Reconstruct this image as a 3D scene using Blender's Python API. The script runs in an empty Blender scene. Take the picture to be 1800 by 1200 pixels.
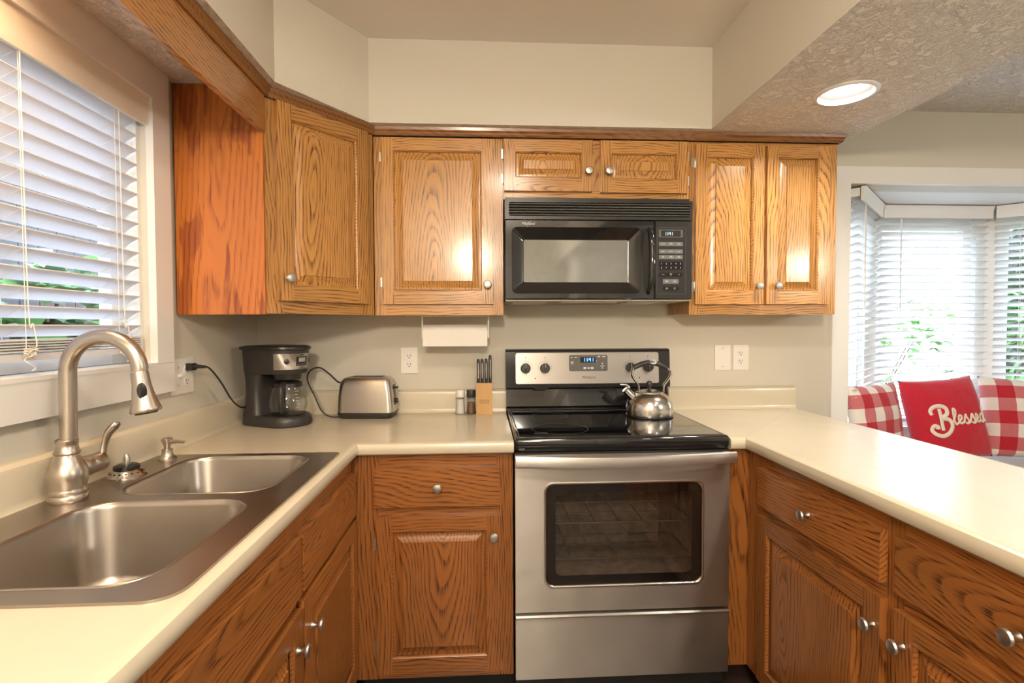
import bpy, bmesh, math, random
from mathutils import Vector, Matrix, noise as mnoise
random.seed(7)
SC = bpy.context.scene
COL = SC.collection
PI = math.pi

# ------------------------------------------------------------------ camera
F_PX, YAW, PITCH, ROLL = 918.0, math.radians(3.2), math.radians(1.65), math.radians(.19)
CAM_H = 1.306
cam_d = bpy.data.cameras.new('camera')
cam = bpy.data.objects.new('camera', cam_d); COL.objects.link(cam)
cam_d.sensor_width = 36.0; cam_d.lens = F_PX / 1800 * 36.0; cam_d.clip_start = .02
_A = Matrix(((math.cos(YAW), -math.sin(YAW), 0), (math.sin(YAW), math.cos(YAW), 0), (0, 0, 1)))
_B = Matrix(((1, 0, 0), (0, math.cos(PITCH), -math.sin(PITCH)), (0, math.sin(PITCH), math.cos(PITCH))))
_C = Matrix(((math.cos(ROLL), 0, -math.sin(ROLL)), (0, 1, 0), (math.sin(ROLL), 0, math.cos(ROLL))))
_M = _C @ _B @ _A
_R = Matrix((_M[0], _M[2], -_M[1])).transposed()
cam.matrix_world = Matrix.Translation((0, 0, CAM_H)) @ _R.to_4x4()
SC.camera = cam

# ------------------------------------------------------------------ colour, world, lights
SC.view_settings.view_transform = 'Standard'
SC.view_settings.look = 'None'
SC.view_settings.exposure = 0.03
SC.view_settings.gamma = 1.0
SC.view_settings.use_curve_mapping = False
try:
    SC.cycles.use_denoising = True
    SC.cycles.max_bounces = 10
    SC.cycles.diffuse_bounces = 5
    SC.cycles.glossy_bounces = 5
    SC.cycles.transparent_max_bounces = 16
    SC.cycles.caustics_reflective = False
    SC.cycles.caustics_refractive = False
    SC.cycles.sample_clamp_indirect = 6.0
except Exception:
    pass
world = bpy.data.worlds.new('world'); SC.world = world
world.use_nodes = True
wn = world.node_tree.nodes; wl = world.node_tree.links
wn['Background'].inputs['Strength'].default_value = 7.0
wtc = wn.new('ShaderNodeTexCoord'); wsep = wn.new('ShaderNodeSeparateXYZ'); wr = wn.new('ShaderNodeValToRGB')
wl.new(wtc.outputs['Generated'], wsep.inputs[0]); wl.new(wsep.outputs[2], wr.inputs[0])
wr.color_ramp.elements[0].position = 0.0; wr.color_ramp.elements[0].color = (1.3, 1.35, 1.3, 1)
wr.color_ramp.elements[1].position = 0.5; wr.color_ramp.elements[1].color = (2.6, 3.0, 3.6, 1)
wl.new(wr.outputs[0], wn['Background'].inputs['Color'])

def area(name, loc, size, power, color, rot=(0, 0, 0), size_y=None, portal=False, shape='RECTANGLE', spread=PI):
    d = bpy.data.lights.new(name, 'AREA'); d.energy = power; d.color = color
    d.shape = shape; d.size = size; d.size_y = size_y or size; d.spread = spread
    if portal: d.cycles.is_portal = True
    o = bpy.data.objects.new(name, d); COL.objects.link(o); o.location = loc; o.rotation_euler = rot
    return o
CANS = ((1.252, 1.755), (1.27, .88), (1.28, .0), (-.86, .98))
PIL = (((1.972, 2.508, .803), (-.12, 0, .42)), ((2.44, 2.62, .812), (-.26, -.06, .04)), ((2.87, 2.575, .812), (-.24, .03, -.42)))
def point(name, loc, r, power, color):
    d = bpy.data.lights.new(name, 'POINT'); d.energy = power; d.color = color; d.shadow_soft_size = r
    o = bpy.data.objects.new(name, d); COL.objects.link(o); o.location = loc
    return o
WARM = (1.0, .80, .58); NEUT = (1.0, .92, .80); KIT = (1.0, .85, .67); COOL = (.92, .96, 1.0)
# ceiling fixture in the kitchen's raised ceiling; lamp added behind as fill, dining lamp lowered to light the soffit
area('kitchen_lamp', (.20, .30, 2.395), .34, 18, KIT, shape='DISK')
point('added_fill_lamp', (-.1, -1.25, 2.02), .11, 165, KIT)
point('dining_lamp', (3.0, -.5, 1.86), .11, 62, NEUT)
# daylight portals in the window openings
area('portal_bay', (2.58, 2.9, 1.3), 1.5, 1, (1, 1, 1), rot=(PI / 2, 0, PI), size_y=1.4, portal=True)
area('portal_sink', (-1.14, 1.2, 1.6), .9, 1, (1, 1, 1), rot=(PI / 2, 0, -PI / 2), size_y=.8, portal=True)

# ------------------------------------------------------------------ node helpers
class NT:
    def __init__(self, name):
        self.m = bpy.data.materials.new(name); self.m.use_nodes = True
        self.t = self.m.node_tree; self.n = self.t.nodes
        self.p = self.n['Principled BSDF']; self.out = self.n['Material Output']
    def new(self, typ, **kw):
        nd = self.n.new(typ)
        for k, v in kw.items(): setattr(nd, k, v)
        return nd
    def link(self, a, b): self.t.links.new(a, b)
    def put(self, sock, v):
        if hasattr(v, 'is_output') or isinstance(v, bpy.types.NodeSocket): self.link(v, sock)
        else: sock.default_value = v
    def math(self, op, a, b=0.0, c=None, clamp=False):
        nd = self.new('ShaderNodeMath', operation=op, use_clamp=clamp)
        self.put(nd.inputs[0], a); self.put(nd.inputs[1], b)
        if c is not None: self.put(nd.inputs[2], c)
        return nd.outputs[0]
    def comb(self, x, y, z):
        nd = self.new('ShaderNodeCombineXYZ')
        for i, v in enumerate((x, y, z)): self.put(nd.inputs[i], v)
        return nd.outputs[0]
    def obj(self):
        return self.new('ShaderNodeTexCoord').outputs['Object']
    def sep(self, v):
        nd = self.new('ShaderNodeSeparateXYZ'); self.link(v, nd.inputs[0]); return nd.outputs
    def noise(self, v, scale, detail=2, rough=.5, dist=0.0):
        nd = self.new('ShaderNodeTexNoise'); self.put(nd.inputs['Vector'], v)
        nd.inputs['Scale'].default_value = scale; nd.inputs['Detail'].default_value = detail
        nd.inputs['Roughness'].default_value = rough; nd.inputs['Distortion'].default_value = dist
        return nd.outputs['Fac']
    def ramp(self, f, stops):
        nd = self.new('ShaderNodeValToRGB'); self.put(nd.inputs[0], f); e = nd.color_ramp.elements
        while len(e) < len(stops): e.new(.5)
        for el, (p, c) in zip(e, stops):
            el.position = p; el.color = (c, c, c, 1) if isinstance(c, (int, float)) else (*c, 1)
        return nd.outputs[0]
    def mix(self, f, a, b, mode='MIX'):
        nd = self.new('ShaderNodeMix', data_type='RGBA', blend_type=mode)
        self.put(nd.inputs[0], f)
        self.put(nd.inputs[6], a if not isinstance(a, tuple) else (*a, 1)); self.put(nd.inputs[7], b if not isinstance(b, tuple) else (*b, 1))
        return nd.outputs[2]
    def bump(self, h, strength, dist=.01):
        nd = self.new('ShaderNodeBump'); nd.inputs['Strength'].default_value = strength; nd.inputs['Distance'].default_value = dist
        self.link(h, nd.inputs['Height']); self.link(nd.outputs[0], self.p.inputs['Normal'])
    def set(self, **kw):
        names = dict(color='Base Color', rough='Roughness', metal='Metallic', coat='Coat Weight', coat_rough='Coat Roughness',
                     spec='Specular IOR Level', aniso='Anisotropic', trans='Transmission Weight', ior='IOR', sheen='Sheen Weight',
                     emit='Emission Color', emit_s='Emission Strength', aniso_rot='Anisotropic Rotation')
        for k, v in kw.items():
            if isinstance(v, tuple): v = (*v, 1)
            self.put(self.p.inputs[names[k]], v)
        return self

def plain(name, color, rough=.5, metal=0.0, var=.04, scale=30, bump=0.0, **kw):
    t = NT(name); f = t.noise(t.obj(), scale, 3)
    lo = tuple(c * (1 - var) for c in color); hi = tuple(min(1, c * (1 + var)) for c in color)
    t.set(color=t.ramp(f, [(.3, lo), (.7, hi)]), rough=rough, metal=metal, **kw)
    if bump: t.bump(f, bump, .002)
    return t.m

def oak(name, light, dark, axis='z', freq=92, k=.16, ring_amt=.9, pore_amt=.45, rough=.30, coat=.6, warp=.028, flame=0.0):
    t = NT(name); s = t.sep(t.obj())
    rnd = t.new('ShaderNodeObjectInfo').outputs['Random']
    if axis == 'z': cr, dp, lg = s[0], s[1], s[2]
    elif axis == 'x': cr, dp, lg = s[2], s[1], s[0]
    else: cr, dp, lg = s[0], s[2], s[1]
    rA = t.math('MULTIPLY', rnd, 7.31); rA = t.math('FRACT', rA)
    rB = t.math('FRACT', t.math('MULTIPLY', rnd, 23.7)); rC = t.math('FRACT', t.math('MULTIPLY', rnd, 61.3))
    lgo = t.math('ADD', lg, t.math('MULTIPLY', rA, 9.0))
    cro = t.math('ADD', cr, t.math('MULTIPLY', rB, 5.0))
    # slow wander of the fibre along the board
    w1 = t.noise(t.comb(t.math('MULTIPLY', cro, 4.0), t.math('MULTIPLY', dp, 4.0), t.math('MULTIPLY', lgo, 1.6)), 1.0, 2)
    w2 = t.noise(t.comb(t.math('MULTIPLY', cro, 26.0), t.math('MULTIPLY', dp, 26.0), t.math('MULTIPLY', lgo, 5.0)), 1.0, 3)
    wv = t.math('ADD', t.math('MULTIPLY', t.math('SUBTRACT', w1, .5), warp * 4), t.math('MULTIPLY', t.math('SUBTRACT', w2, .5), warp * .40))
    c = t.math('ADD', t.math('ADD', cr, t.math('MULTIPLY', t.math('SUBTRACT', rB, .5), .22)), wv)
    # distance from the heart of the log, which runs aslant: plain-sawn cathedrals
    d = t.math('ADD', t.math('ADD', dp, t.math('MULTIPLY', lg, k)), t.math('ADD', t.math('MULTIPLY', t.math('SUBTRACT', rC, .5), .12), t.math('MULTIPLY', wv, .6)))
    r = t.math('SQRT', t.math('ADD', t.math('MULTIPLY', c, c), t.math('MULTIPLY', d, d)))
    ph = t.math('FRACT', t.math('MULTIPLY', r, freq))
    ring = t.ramp(ph, [(0.0, .7), (.08, 1.0), (.26, .45), (.5, .0), (.93, .0), (1.0, .7)])
    pores = t.noise(t.comb(t.math('MULTIPLY', cro, 420.0), t.math('MULTIPLY', dp, 420.0), t.math('MULTIPLY', lgo, 9.0)), 1.0, 2)
    pr = t.ramp(pores, [(.46, 0.0), (.58, 1.0)])
    mask = t.math('MULTIPLY', t.math('ADD', t.math('MULTIPLY', ring, .8), .22), pr)
    amt = t.math('ADD', t.math('MULTIPLY', t.math('MULTIPLY', ring, ring_amt), t.math('ADD', t.math('MULTIPLY', pr, .62), .30)), t.math('MULTIPLY', mask, pore_amt), clamp=True)
    tone = t.noise(t.comb(t.math('MULTIPLY', cro, 9.0), dp, t.math('MULTIPLY', lgo, 1.2)), 1.0, 2)
    tone = t.math('ADD', t.math('MULTIPLY', tone, .7), t.math('MULTIPLY', rC, .3))
    lo = tuple(v * .76 for v in light); hi = tuple(min(1, v * 1.18) for v in light)
    base = t.ramp(tone, [(.25, lo), (.75, hi)])
    if flame:
        fl = t.noise(t.comb(t.math('MULTIPLY', cro, 26.0), dp, t.math('MULTIPLY', lgo, 3.6)), 1.0, 3, .55, .6)
        amt = t.math('ADD', amt, t.math('MULTIPLY', t.ramp(fl, [(.53, 0.0), (.60, 1.0)]), flame), clamp=True)
    t.set(color=t.mix(amt, base, dark), rough=rough, coat=coat, coat_rough=.16, spec=.4)
    t.bump(t.math('SUBTRACT', 1.0, mask), .12, .002)
    return t.m

def steel(name, color=(.60, .585, .56), rough=.28, axis='x', streak=.10, scale=900, bmp=.04, aniso=0.0, tan='X'):
    t = NT(name); s = t.sep(t.obj())
    i = 'xyz'.index(axis); v = [t.math('MULTIPLY', s[j], 1.2 if j == i else float(scale)) for j in range(3)]
    f = t.noise(t.comb(*v), 1.0, 2)
    g = t.noise(t.obj(), 9.0, 4)
    rr = t.math('ADD', t.math('MULTIPLY', f, streak * 2), t.math('MULTIPLY', g, .10))
    t.set(color=t.ramp(g, [(.3, tuple(c * .93 for c in color)), (.7, color)]), metal=1.0, rough=t.math('ADD', rr, rough - streak))
    t.bump(f, bmp, .0006)
    if aniso:
        tg = t.new('ShaderNodeTangent', direction_type='RADIAL', axis=tan); t.link(tg.outputs[0], t.p.inputs['Tangent']); t.set(aniso=aniso)
    return t.m

def glass(name, tint=(.97, .98, .98), refl=1.0, rough=.0):
    t = NT(name); n = t.n
    n.remove(t.p)
    tr = t.new('ShaderNodeBsdfTransparent'); tr.inputs[0].default_value = (*tint, 1)
    gl = t.new('ShaderNodeBsdfGlossy'); gl.inputs['Roughness'].default_value = rough
    fr = t.new('ShaderNodeFresnel'); bf = t.new('ShaderNodeNewGeometry').outputs['Backfacing']
    t.link(t.math('MULTIPLY_ADD', bf, 1 / 1.5 - 1.5, 1.5), fr.inputs[0])
    mx = t.new('ShaderNodeMixShader')
    t.link(t.math('MULTIPLY', fr.outputs[0], refl), mx.inputs[0]); t.link(tr.outputs[0], mx.inputs[1]); t.link(gl.outputs[0], mx.inputs[2])
    t.link(mx.outputs[0], t.out.inputs[0])
    return t.m

def emis(name, color, s):
    t = NT(name); f = t.noise(t.obj(), 20, 1)
    t.set(color=(.02, .02, .02), emit=t.mix(f, color, color), emit_s=s); return t.m

# ------------------------------------------------------------------ materials
OAK_L, OAK_D = (.53, .26, .070), (.105, .036, .010)
M = {}
M['oak_v'] = oak('oak_vertical', OAK_L, OAK_D, 'z')
M['oak_h'] = oak('oak_horizontal', OAK_L, OAK_D, 'x')
M['oak_y'] = oak('oak_lengthwise', (.40, .175, .048), OAK_D, 'y')
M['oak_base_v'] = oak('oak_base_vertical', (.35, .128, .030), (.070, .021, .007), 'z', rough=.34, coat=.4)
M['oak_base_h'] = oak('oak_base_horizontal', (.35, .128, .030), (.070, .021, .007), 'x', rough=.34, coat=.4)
M['oak_panel'] = oak('oak_plywood', (.55, .175, .030), (.22, .048, .012), 'z', freq=56, k=.08, ring_amt=.75, pore_amt=.2, warp=.05, flame=.6, coat=.08, rough=.42)
M['oak_crown'] = oak('oak_crown', (.27, .115, .034), (.09, .032, .010), 'x', ring_amt=.5)
M['block'] = oak('maple_block', (.66, .40, .17), (.50, .27, .10), 'z', freq=90, ring_amt=.4, pore_amt=.12, coat=.0, rough=.5)

def paint(name, color, tex=0.0, scale=60, rough=.6):
    t = NT(name); o = t.obj()
    f = t.noise(o, 3.0, 2)
    t.set(color=t.ramp(f, [(.3, tuple(c * .985 for c in color)), (.7, color)]), rough=rough, spec=.3)
    if tex:
        a = t.noise(o, scale, 5, .62, 1.2)
        b = t.ramp(a, [(.42, 0.0), (.56, 1.0)])
        t.bump(b, tex, .0045)
    else:
        t.bump(t.noise(o, 400, 2), .05, .001)
    return t.m
M['wall'] = paint('greige_paint', (.64, .605, .525))
M['ceil_tex'] = paint('knockdown_ceiling', (.92, .89, .85), 1.0, 38)
M['ceil'] = paint('ceiling_paint', (.80, .76, .70), .12, 80)
M['white'] = paint('white_trim', (.82, .82, .81), rough=.35)
M['cream'] = paint('cream_trim', (.83, .78, .69), rough=.4)
M['plastic_w'] = plain('white_plastic', (.84, .81, .76), .35, var=.01)
M['counter'] = plain('cream_laminate', (.62, .555, .43), .26, var=.025, scale=6, coat=.15)
M['seam'] = plain('seam_line', (.50, .42, .30), .6)
M['floor'] = oak('dark_floor', (.055, .036, .028), (.015, .010, .009), 'y', ring_amt=.5, rough=.4, coat=.2)
M['ss_x'] = steel('brushed_steel_h', (.60, .565, .53), .32, 'x', .05, 1200, .05, .8)
M['ss_z'] = steel('brushed_steel_v', (.45, .415, .38), .35, 'x', .05, 1400, .05, .88)
M['ss_sink'] = steel('sink_steel', (.42, .375, .33), .27, 'y', .06)
M['ss_polish'] = steel('polished_steel', (.66, .63, .60), .12, 'z', .03)
M['nickel'] = steel('brushed_nickel', (.56, .50, .435), .27, 'z', .06, 500)
M['knob'] = steel('satin_nickel', (.62, .60, .57), .30, 'z', .05)
M['chrome'] = steel('chrome', (.72, .71, .69), .14, 'z', .03)
M['black'] = plain('black_plastic', (.017, .016, .016), .32, var=.15)
M['black_gloss'] = plain('black_gloss', (.010, .010, .011), .10, var=.15, coat=.5)
M['black_glass'] = plain('black_glass', (.006, .006, .007), .035, var=.1, coat=.6)
M['mw_glass'] = plain('microwave_glass', (.20, .205, .19), .09, var=.05, coat=1.0, spec=.8)
M['char'] = plain('charcoal_plastic', (.030, .026, .025), .38, var=.12)
M['grey'] = plain('grey_plastic', (.11, .105, .10), .4)
M['btn'] = plain('button_grey', (.16, .17, .165), .45)
M['mark'] = plain('printed_white', (.72, .73, .72), .5)
M['mark_d'] = plain('printed_dark', (.03, .03, .03), .5)
M['dark'] = plain('dark_recess', (.008, .008, .008), .7)
M['enamel'] = plain('oven_enamel', (.26, .21, .175), .35, var=.3)
M['rack'] = steel('rack_wire', (.7, .68, .64), .25, 'x', .03)
M['oven_glass'] = glass('oven_glass', (.86, .84, .81), 1.0)
M['glass'] = glass('clear_glass', (.96, .97, .97), 1.0)
M['win_glass'] = glass('window_glass', (.95, .97, .98), 1.0)
M['blue_led'] = emis('blue_display', (.10, .34, 1.0), 5.0)
M['mw_led'] = emis('green_display', (.65, .85, .9), 1.6)
M['baffle'] = plain('lamp_baffle', (.42, .42, .42), .4)
M['lens'] = emis('lamp_lens', (1.0, .93, .84), 6.0)
M['warm_lens'] = emis('warm_lamp_lens', (1.0, .80, .55), 8.0)
M['lcd'] = plain('lcd_grey', (.34, .35, .33), .25)
M['salt'] = plain('salt', (.85, .82, .76), .8, bump=.3, scale=400)
M['pepper'] = plain('peppercorns', (.16, .085, .045), .8, var=.8, scale=260, bump=.6)
M['towel'] = plain('paper_towel', (.86, .83, .78), .9, var=.02, scale=160, bump=.5)
M['under'] = plain('hood_underside', (.33, .29, .22), .4)
M['soil'] = plain('soil', (.06, .045, .03), .9, var=.5, scale=12)
M['bark'] = plain('bark', (.07, .05, .04), .9, var=.4)
M['fence'] = plain('dark_fence', (.012, .011, .014), .8, var=.3)

def slat_mat(name, color, tl):
    t = NT(name); f = t.noise(t.obj(), 3, 2)
    t.set(color=t.ramp(f, [(.3, tuple(c * .98 for c in color)), (.7, color)]), rough=.4)
    tr = t.new('ShaderNodeBsdfTranslucent'); tr.inputs[0].default_value = (*color, 1)
    mx = t.new('ShaderNodeMixShader'); mx.inputs[0].default_value = tl
    t.link(t.p.outputs[0], mx.inputs[1]); t.link(tr.outputs[0], mx.inputs[2]); t.link(mx.outputs[0], t.out.inputs[0])
    return t.m
M['slat'] = slat_mat('blind_slat', (.84, .83, .84), .32)
M['slat_bay'] = slat_mat('bay_blind_slat', (.86, .87, .87), .30)

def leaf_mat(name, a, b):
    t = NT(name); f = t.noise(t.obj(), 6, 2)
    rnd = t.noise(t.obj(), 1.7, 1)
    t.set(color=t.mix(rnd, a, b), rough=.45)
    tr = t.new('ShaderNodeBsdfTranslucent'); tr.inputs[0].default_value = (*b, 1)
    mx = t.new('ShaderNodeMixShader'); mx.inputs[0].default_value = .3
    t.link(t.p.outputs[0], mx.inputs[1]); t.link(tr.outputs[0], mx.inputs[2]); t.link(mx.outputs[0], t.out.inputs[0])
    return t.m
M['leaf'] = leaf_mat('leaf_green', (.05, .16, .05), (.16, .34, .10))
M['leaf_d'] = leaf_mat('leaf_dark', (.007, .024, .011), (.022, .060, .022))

def plaid_mat():
    t = NT('buffalo_plaid'); s = t.sep(t.obj())
    def stripe(c, off):
        f = t.math('FRACT', t.math('ADD', t.math('MULTIPLY', c, 1 / .135), off)); return t.math('LESS_THAN', f, .5)
    a = stripe(s[0], .13); b = stripe(s[2], .30)
    sm = t.math('MULTIPLY', t.math('ADD', a, b), .5)
    weave = t.noise(t.comb(t.math('MULTIPLY', s[0], 900.), t.math('MULTIPLY', s[1], 200.), t.math('MULTIPLY', s[2], 900.)), 1.0, 1)
    half = t.math('MULTIPLY', t.math('SUBTRACT', weave, .5), .5)
    mid = t.math('MULTIPLY', t.math('SUBTRACT', 1.0, t.math('ABSOLUTE', t.math('SUBTRACT', t.math('MULTIPLY', sm, 2.0), 1.0))), half)
    f = t.math('ADD', sm, mid, clamp=True)
    t.set(color=t.ramp(f, [(0, (.78, .74, .68)), (.5, (.52, .13, .15)), (1, (.42, .008, .02))]), rough=.9, sheen=.15)
    t.bump(weave, .25, .001)
    return t.m
M['plaid'] = plaid_mat()
M['red'] = plain('red_cloth', (.50, .010, .028), .9, var=.08, scale=120, bump=.3, sheen=.2)
M['felt'] = plain('cream_felt', (.80, .72, .62), .9, var=.03, bump=.2, scale=300)
M['cushion'] = plain('bench_cushion', (.62, .60, .57), .9, var=.03, bump=.2, scale=200)

# ------------------------------------------------------------------ mesh builder
class MB:
    def __init__(self): self.bm = bmesh.new()
    def face(self, vs, m=0):
        try:
            f = self.bm.faces.new(vs); f.material_index = m; return f
        except ValueError: return None
    def v(self, p): return self.bm.verts.new(p)
    def box(self, x0, x1, y0, y1, z0, z1, m=0):
        x0, x1 = sorted((x0, x1)); y0, y1 = sorted((y0, y1)); z0, z1 = sorted((z0, z1))
        v = [self.v(p) for p in ((x0, y0, z0), (x1, y0, z0), (x1, y1, z0), (x0, y1, z0), (x0, y0, z1), (x1, y0, z1), (x1, y1, z1), (x0, y1, z1))]
        for q in ((0, 3, 2, 1), (4, 5, 6, 7), (0, 1, 5, 4), (1, 2, 6, 5), (2, 3, 7, 6), (3, 0, 4, 7)): self.face([v[i] for i in q], m)
        return self
    def loft(self, rings, m=0, cap0=True, cap1=True, closed=True):
        R = [[self.v(p) for p in r] for r in rings]; n = len(R[0])
        for a, b in zip(R, R[1:]):
            for i in range(n if closed else n - 1):
                j = (i + 1) % n; self.face([a[i], a[j], b[j], b[i]], m)
        if cap0: self.face(R[0][::-1], m)
        if cap1: self.face(R[-1], m)
        return self
    def prism(self, poly, axis, lo, hi, m=0):
        def P(p, h):
            return (p[0], p[1], h) if axis == 'z' else ((p[0], h, p[1]) if axis == 'y' else (h, p[0], p[1]))
        return self.loft([[P(p, lo) for p in poly], [P(p, hi) for p in poly]], m)
    def lathe(self, prof, c=(0, 0, 0), axis=(0, 0, 1), seg=24, m=0, cap0=True, cap1=True, sx=1.0):
        ax = Vector(axis).normalized(); q = Vector((0, 0, 1)).rotation_difference(ax); c = Vector(c)
        rings = []
        for r, h in prof:
            rings.append([c + q @ Vector((max(r, 1e-4) * math.cos(2 * PI * i / seg) * sx, max(r, 1e-4) * math.sin(2 * PI * i / seg), h)) for i in range(seg)])
        return self.loft(rings, m, cap0, cap1)
    def tube(self, pts, r, seg=10, m=0, smooth=0, flat=1.0, up=(0, 0, 1)):
        pts = [Vector(p) for p in pts]; rs = list(r) if isinstance(r, (list, tuple)) else [r] * len(pts)
        if smooth:
            P2, R2 = [], []
            n = len(pts)
            for i in range(n - 1):
                p0, p1, p2, p3 = pts[max(i - 1, 0)], pts[i], pts[i + 1], pts[min(i + 2, n - 1)]
                for k in range(smooth):
                    t = k / smooth
                    P2.append(.5 * ((2 * p1) + (p2 - p0) * t + (2 * p0 - 5 * p1 + 4 * p2 - p3) * t * t + (3 * p1 - p0 - 3 * p2 + p3) * t ** 3))
                    R2.append(rs[i] * (1 - t) + rs[i + 1] * t)
            P2.append(pts[-1]); R2.append(rs[-1]); pts, rs = P2, R2
        rings = []; u = None
        for i, p in enumerate(pts):
            d = (pts[min(i + 1, len(pts) - 1)] - pts[max(i - 1, 0)]).normalized()
            if u is None:
                a = Vector(up) if abs(d.dot(Vector(up))) < .95 else Vector((1, 0, 0))
                u = (a - d * a.dot(d)).normalized()
            else:
                u = (u - d * u.dot(d)).normalized()
            w = d.cross(u)
            rings.append([p + u * rs[i] * math.cos(2 * PI * k / seg) * flat + w * rs[i] * math.sin(2 * PI * k / seg) for k in range(seg)])
        return self.loft(rings, m)
    def sweep(self, path, prof, m=0, closed=False):
        """prof (outward offset, z) swept along a plan path; outward is to the right of travel, corners mitred"""
        path = [Vector(p) for p in path]; n = len(path); rings = []
        for i, p in enumerate(path):
            d0 = (p - path[i - 1]).normalized() if i > 0 else None
            d1 = (path[i + 1] - p).normalized() if i < n - 1 else None
            if d0 is None: d0 = d1
            if d1 is None: d1 = d0
            n0 = Vector((d0.y, -d0.x)); n1 = Vector((d1.y, -d1.x)); b = (n0 + n1)
            b = b / max(1e-6, (1 + n0.dot(n1)))
            rings.append([(p.x + b.x * o, p.y + b.y * o, z) for o, z in prof])
        return self.loft(rings, m)
    def holed(self, outer, holes, z0, z1, m=0):
        """plate with holes, plan outlines, z0..z1"""
        tops = []
        for z in (z1, z0):
            es = []; loops = []
            for lp in [outer] + holes:
                vs = [self.v((p[0], p[1], z)) for p in lp]; loops.append(vs)
                es += [self.bm.edges.new((vs[i], vs[(i + 1) % len(vs)])) for i in range(len(vs))]
            r = bmesh.ops.triangle_fill(self.bm, use_beauty=True, edges=es)
            for f in r['geom']:
                if isinstance(f, bmesh.types.BMFace): f.material_index = m
            tops.append(loops)
        for a, b in zip(*tops):
            for i in range(len(a)):
                j = (i + 1) % len(a); self.face([a[i], a[j], b[j], b[i]], m)
        return self
    def xform(self, mat): self.bm.transform(mat); return self
    def bevel(self, w, seg=2, ang=.5):
        es = [e for e in self.bm.edges if len(e.link_faces) == 2 and e.calc_face_angle(0) > ang]
        bmesh.ops.bevel(self.bm, geom=es, offset=w, segments=seg, affect='EDGES', profile=.5, clamp_overlap=True)
        return self
    def build(self, name, mats, parent=None, smooth=True, ang=.62, world=False, recalc=True):
        bm = self.bm
        bm.verts.ensure_lookup_table()
        if recalc: bmesh.ops.recalc_face_normals(bm, faces=bm.faces)
        if parent is not None and world:
            bm.transform(WM[root_of(parent)].inverted())
        if smooth:
            for f in bm.faces: f.smooth = True
            for e in bm.edges:
                if len(e.link_faces) != 2 or e.calc_face_angle(0) > ang: e.smooth = False
        me = bpy.data.meshes.new(name); bm.to_mesh(me); bm.free()
        for mt in (mats if isinstance(mats, (list, tuple)) else [mats]): me.materials.append(M[mt] if isinstance(mt, str) else mt)
        o = bpy.data.objects.new(name, me); COL.objects.link(o)
        if parent is not None:
            o.parent = parent
            bb = [Vector(v.co) for v in me.vertices]
            c = Vector([(min(p[i] for p in bb) + max(p[i] for p in bb)) / 2 for i in range(3)]) if bb else Vector()
            me.transform(Matrix.Translation(-c)); OFF[o] = c; o.location = c - OFF.get(parent, Vector())
        return o

WM = {}; OFF = {}
def root_of(o):
    while o.parent is not None: o = o.parent
    return o
def tag(o, label, cat, group=None):
    o['label'] = label; o['category'] = cat
    if group: o['group'] = group
    return o
def thing(name, label, cat, loc=(0, 0, 0), rotz=0.0, group=None, rot=None):
    o = bpy.data.objects.new(name, None); COL.objects.link(o); o.empty_display_size = .05
    o.location = loc; o.rotation_euler = rot or (0, 0, rotz)
    from mathutils import Euler
    WM[o] = Matrix.Translation(loc) @ Euler(rot or (0, 0, rotz)).to_matrix().to_4x4()
    return tag(o, label, cat, group)
def solo(o, label, cat, group=None):
    WM[o] = Matrix.Identity(4); return tag(o, label, cat, group)
def recenter(o, loc):
    o.data.transform(Matrix.Translation(-Vector(loc))); o.location = loc; WM[o] = Matrix.Translation(loc); return o
def struct(o): o['kind'] = 'structure'; return o
def clone(o, parent=None):
    c = o.copy(); COL.objects.link(c)
    if parent is not None: c.parent = parent
    for ch in o.children: clone(ch, c)
    return c
def text(s, name, h, mat, parent, loc, rot=(PI / 2, 0, 0), align='CENTER', depth=.0003, shear=0.0, sx=1.0):
    cu = bpy.data.curves.new('t', 'FONT'); cu.body = s; cu.size = h; cu.align_x = align; cu.align_y = 'CENTER'
    cu.extrude = depth; cu.shear = shear; cu.resolution_u = 2
    to = bpy.data.objects.new('t', cu); COL.objects.link(to)
    dg = bpy.context.evaluated_depsgraph_get(); me = bpy.data.meshes.new_from_object(to.evaluated_get(dg))
    bpy.data.objects.remove(to); bpy.data.curves.remove(cu)
    from mathutils import Euler
    me.transform(Matrix.Translation(Vector(loc) - OFF.get(parent, Vector())) @ Euler(rot).to_matrix().to_4x4() @ Matrix.Diagonal((sx, 1, 1, 1)))
    me.materials.clear(); me.materials.append(M[mat]); me.name = name
    o = bpy.data.objects.new(name, me); COL.objects.link(o); o.parent = parent
    return o
def rrect(x0, x1, y0, y1, r, n=6):
    out = []
    for cx, cy, a in ((x1 - r, y1 - r, 0), (x0 + r, y1 - r, 90), (x0 + r, y0 + r, 180), (x1 - r, y0 + r, 270)):
        for k in range(n + 1):
            t = math.radians(a + 90 * k / n); out.append((cx + r * math.cos(t), cy + r * math.sin(t)))
    return out
def rpoly(pts, rad, n=6):
    """round the corners of a convex polygon"""
    out = []; N = len(pts)
    for i in range(N):
        p = Vector(pts[i]); a = (Vector(pts[i - 1]) - p); b = (Vector(pts[(i + 1) % N]) - p)
        r = rad[i] if isinstance(rad, (list, tuple)) else rad
        la, lb = a.normalized(), b.normalized(); th = la.angle(lb); d = min(r / math.tan(th / 2), a.length * .49, b.length * .49)
        p0, p1 = p + la * d, p + lb * d
        for k in range(n + 1):
            t = k / n; out.append(tuple((1 - t) ** 2 * p0 + 2 * t * (1 - t) * p + t * t * p1))
    return out
SEG7 = {'0': 'abcdef', '1': 'bc', '2': 'abged', '3': 'abgcd', '4': 'fgbc', '5': 'afgcd', '6': 'afgedc', '7': 'abc', '8': 'abcdefg', '9': 'abfgcd'}
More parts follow.
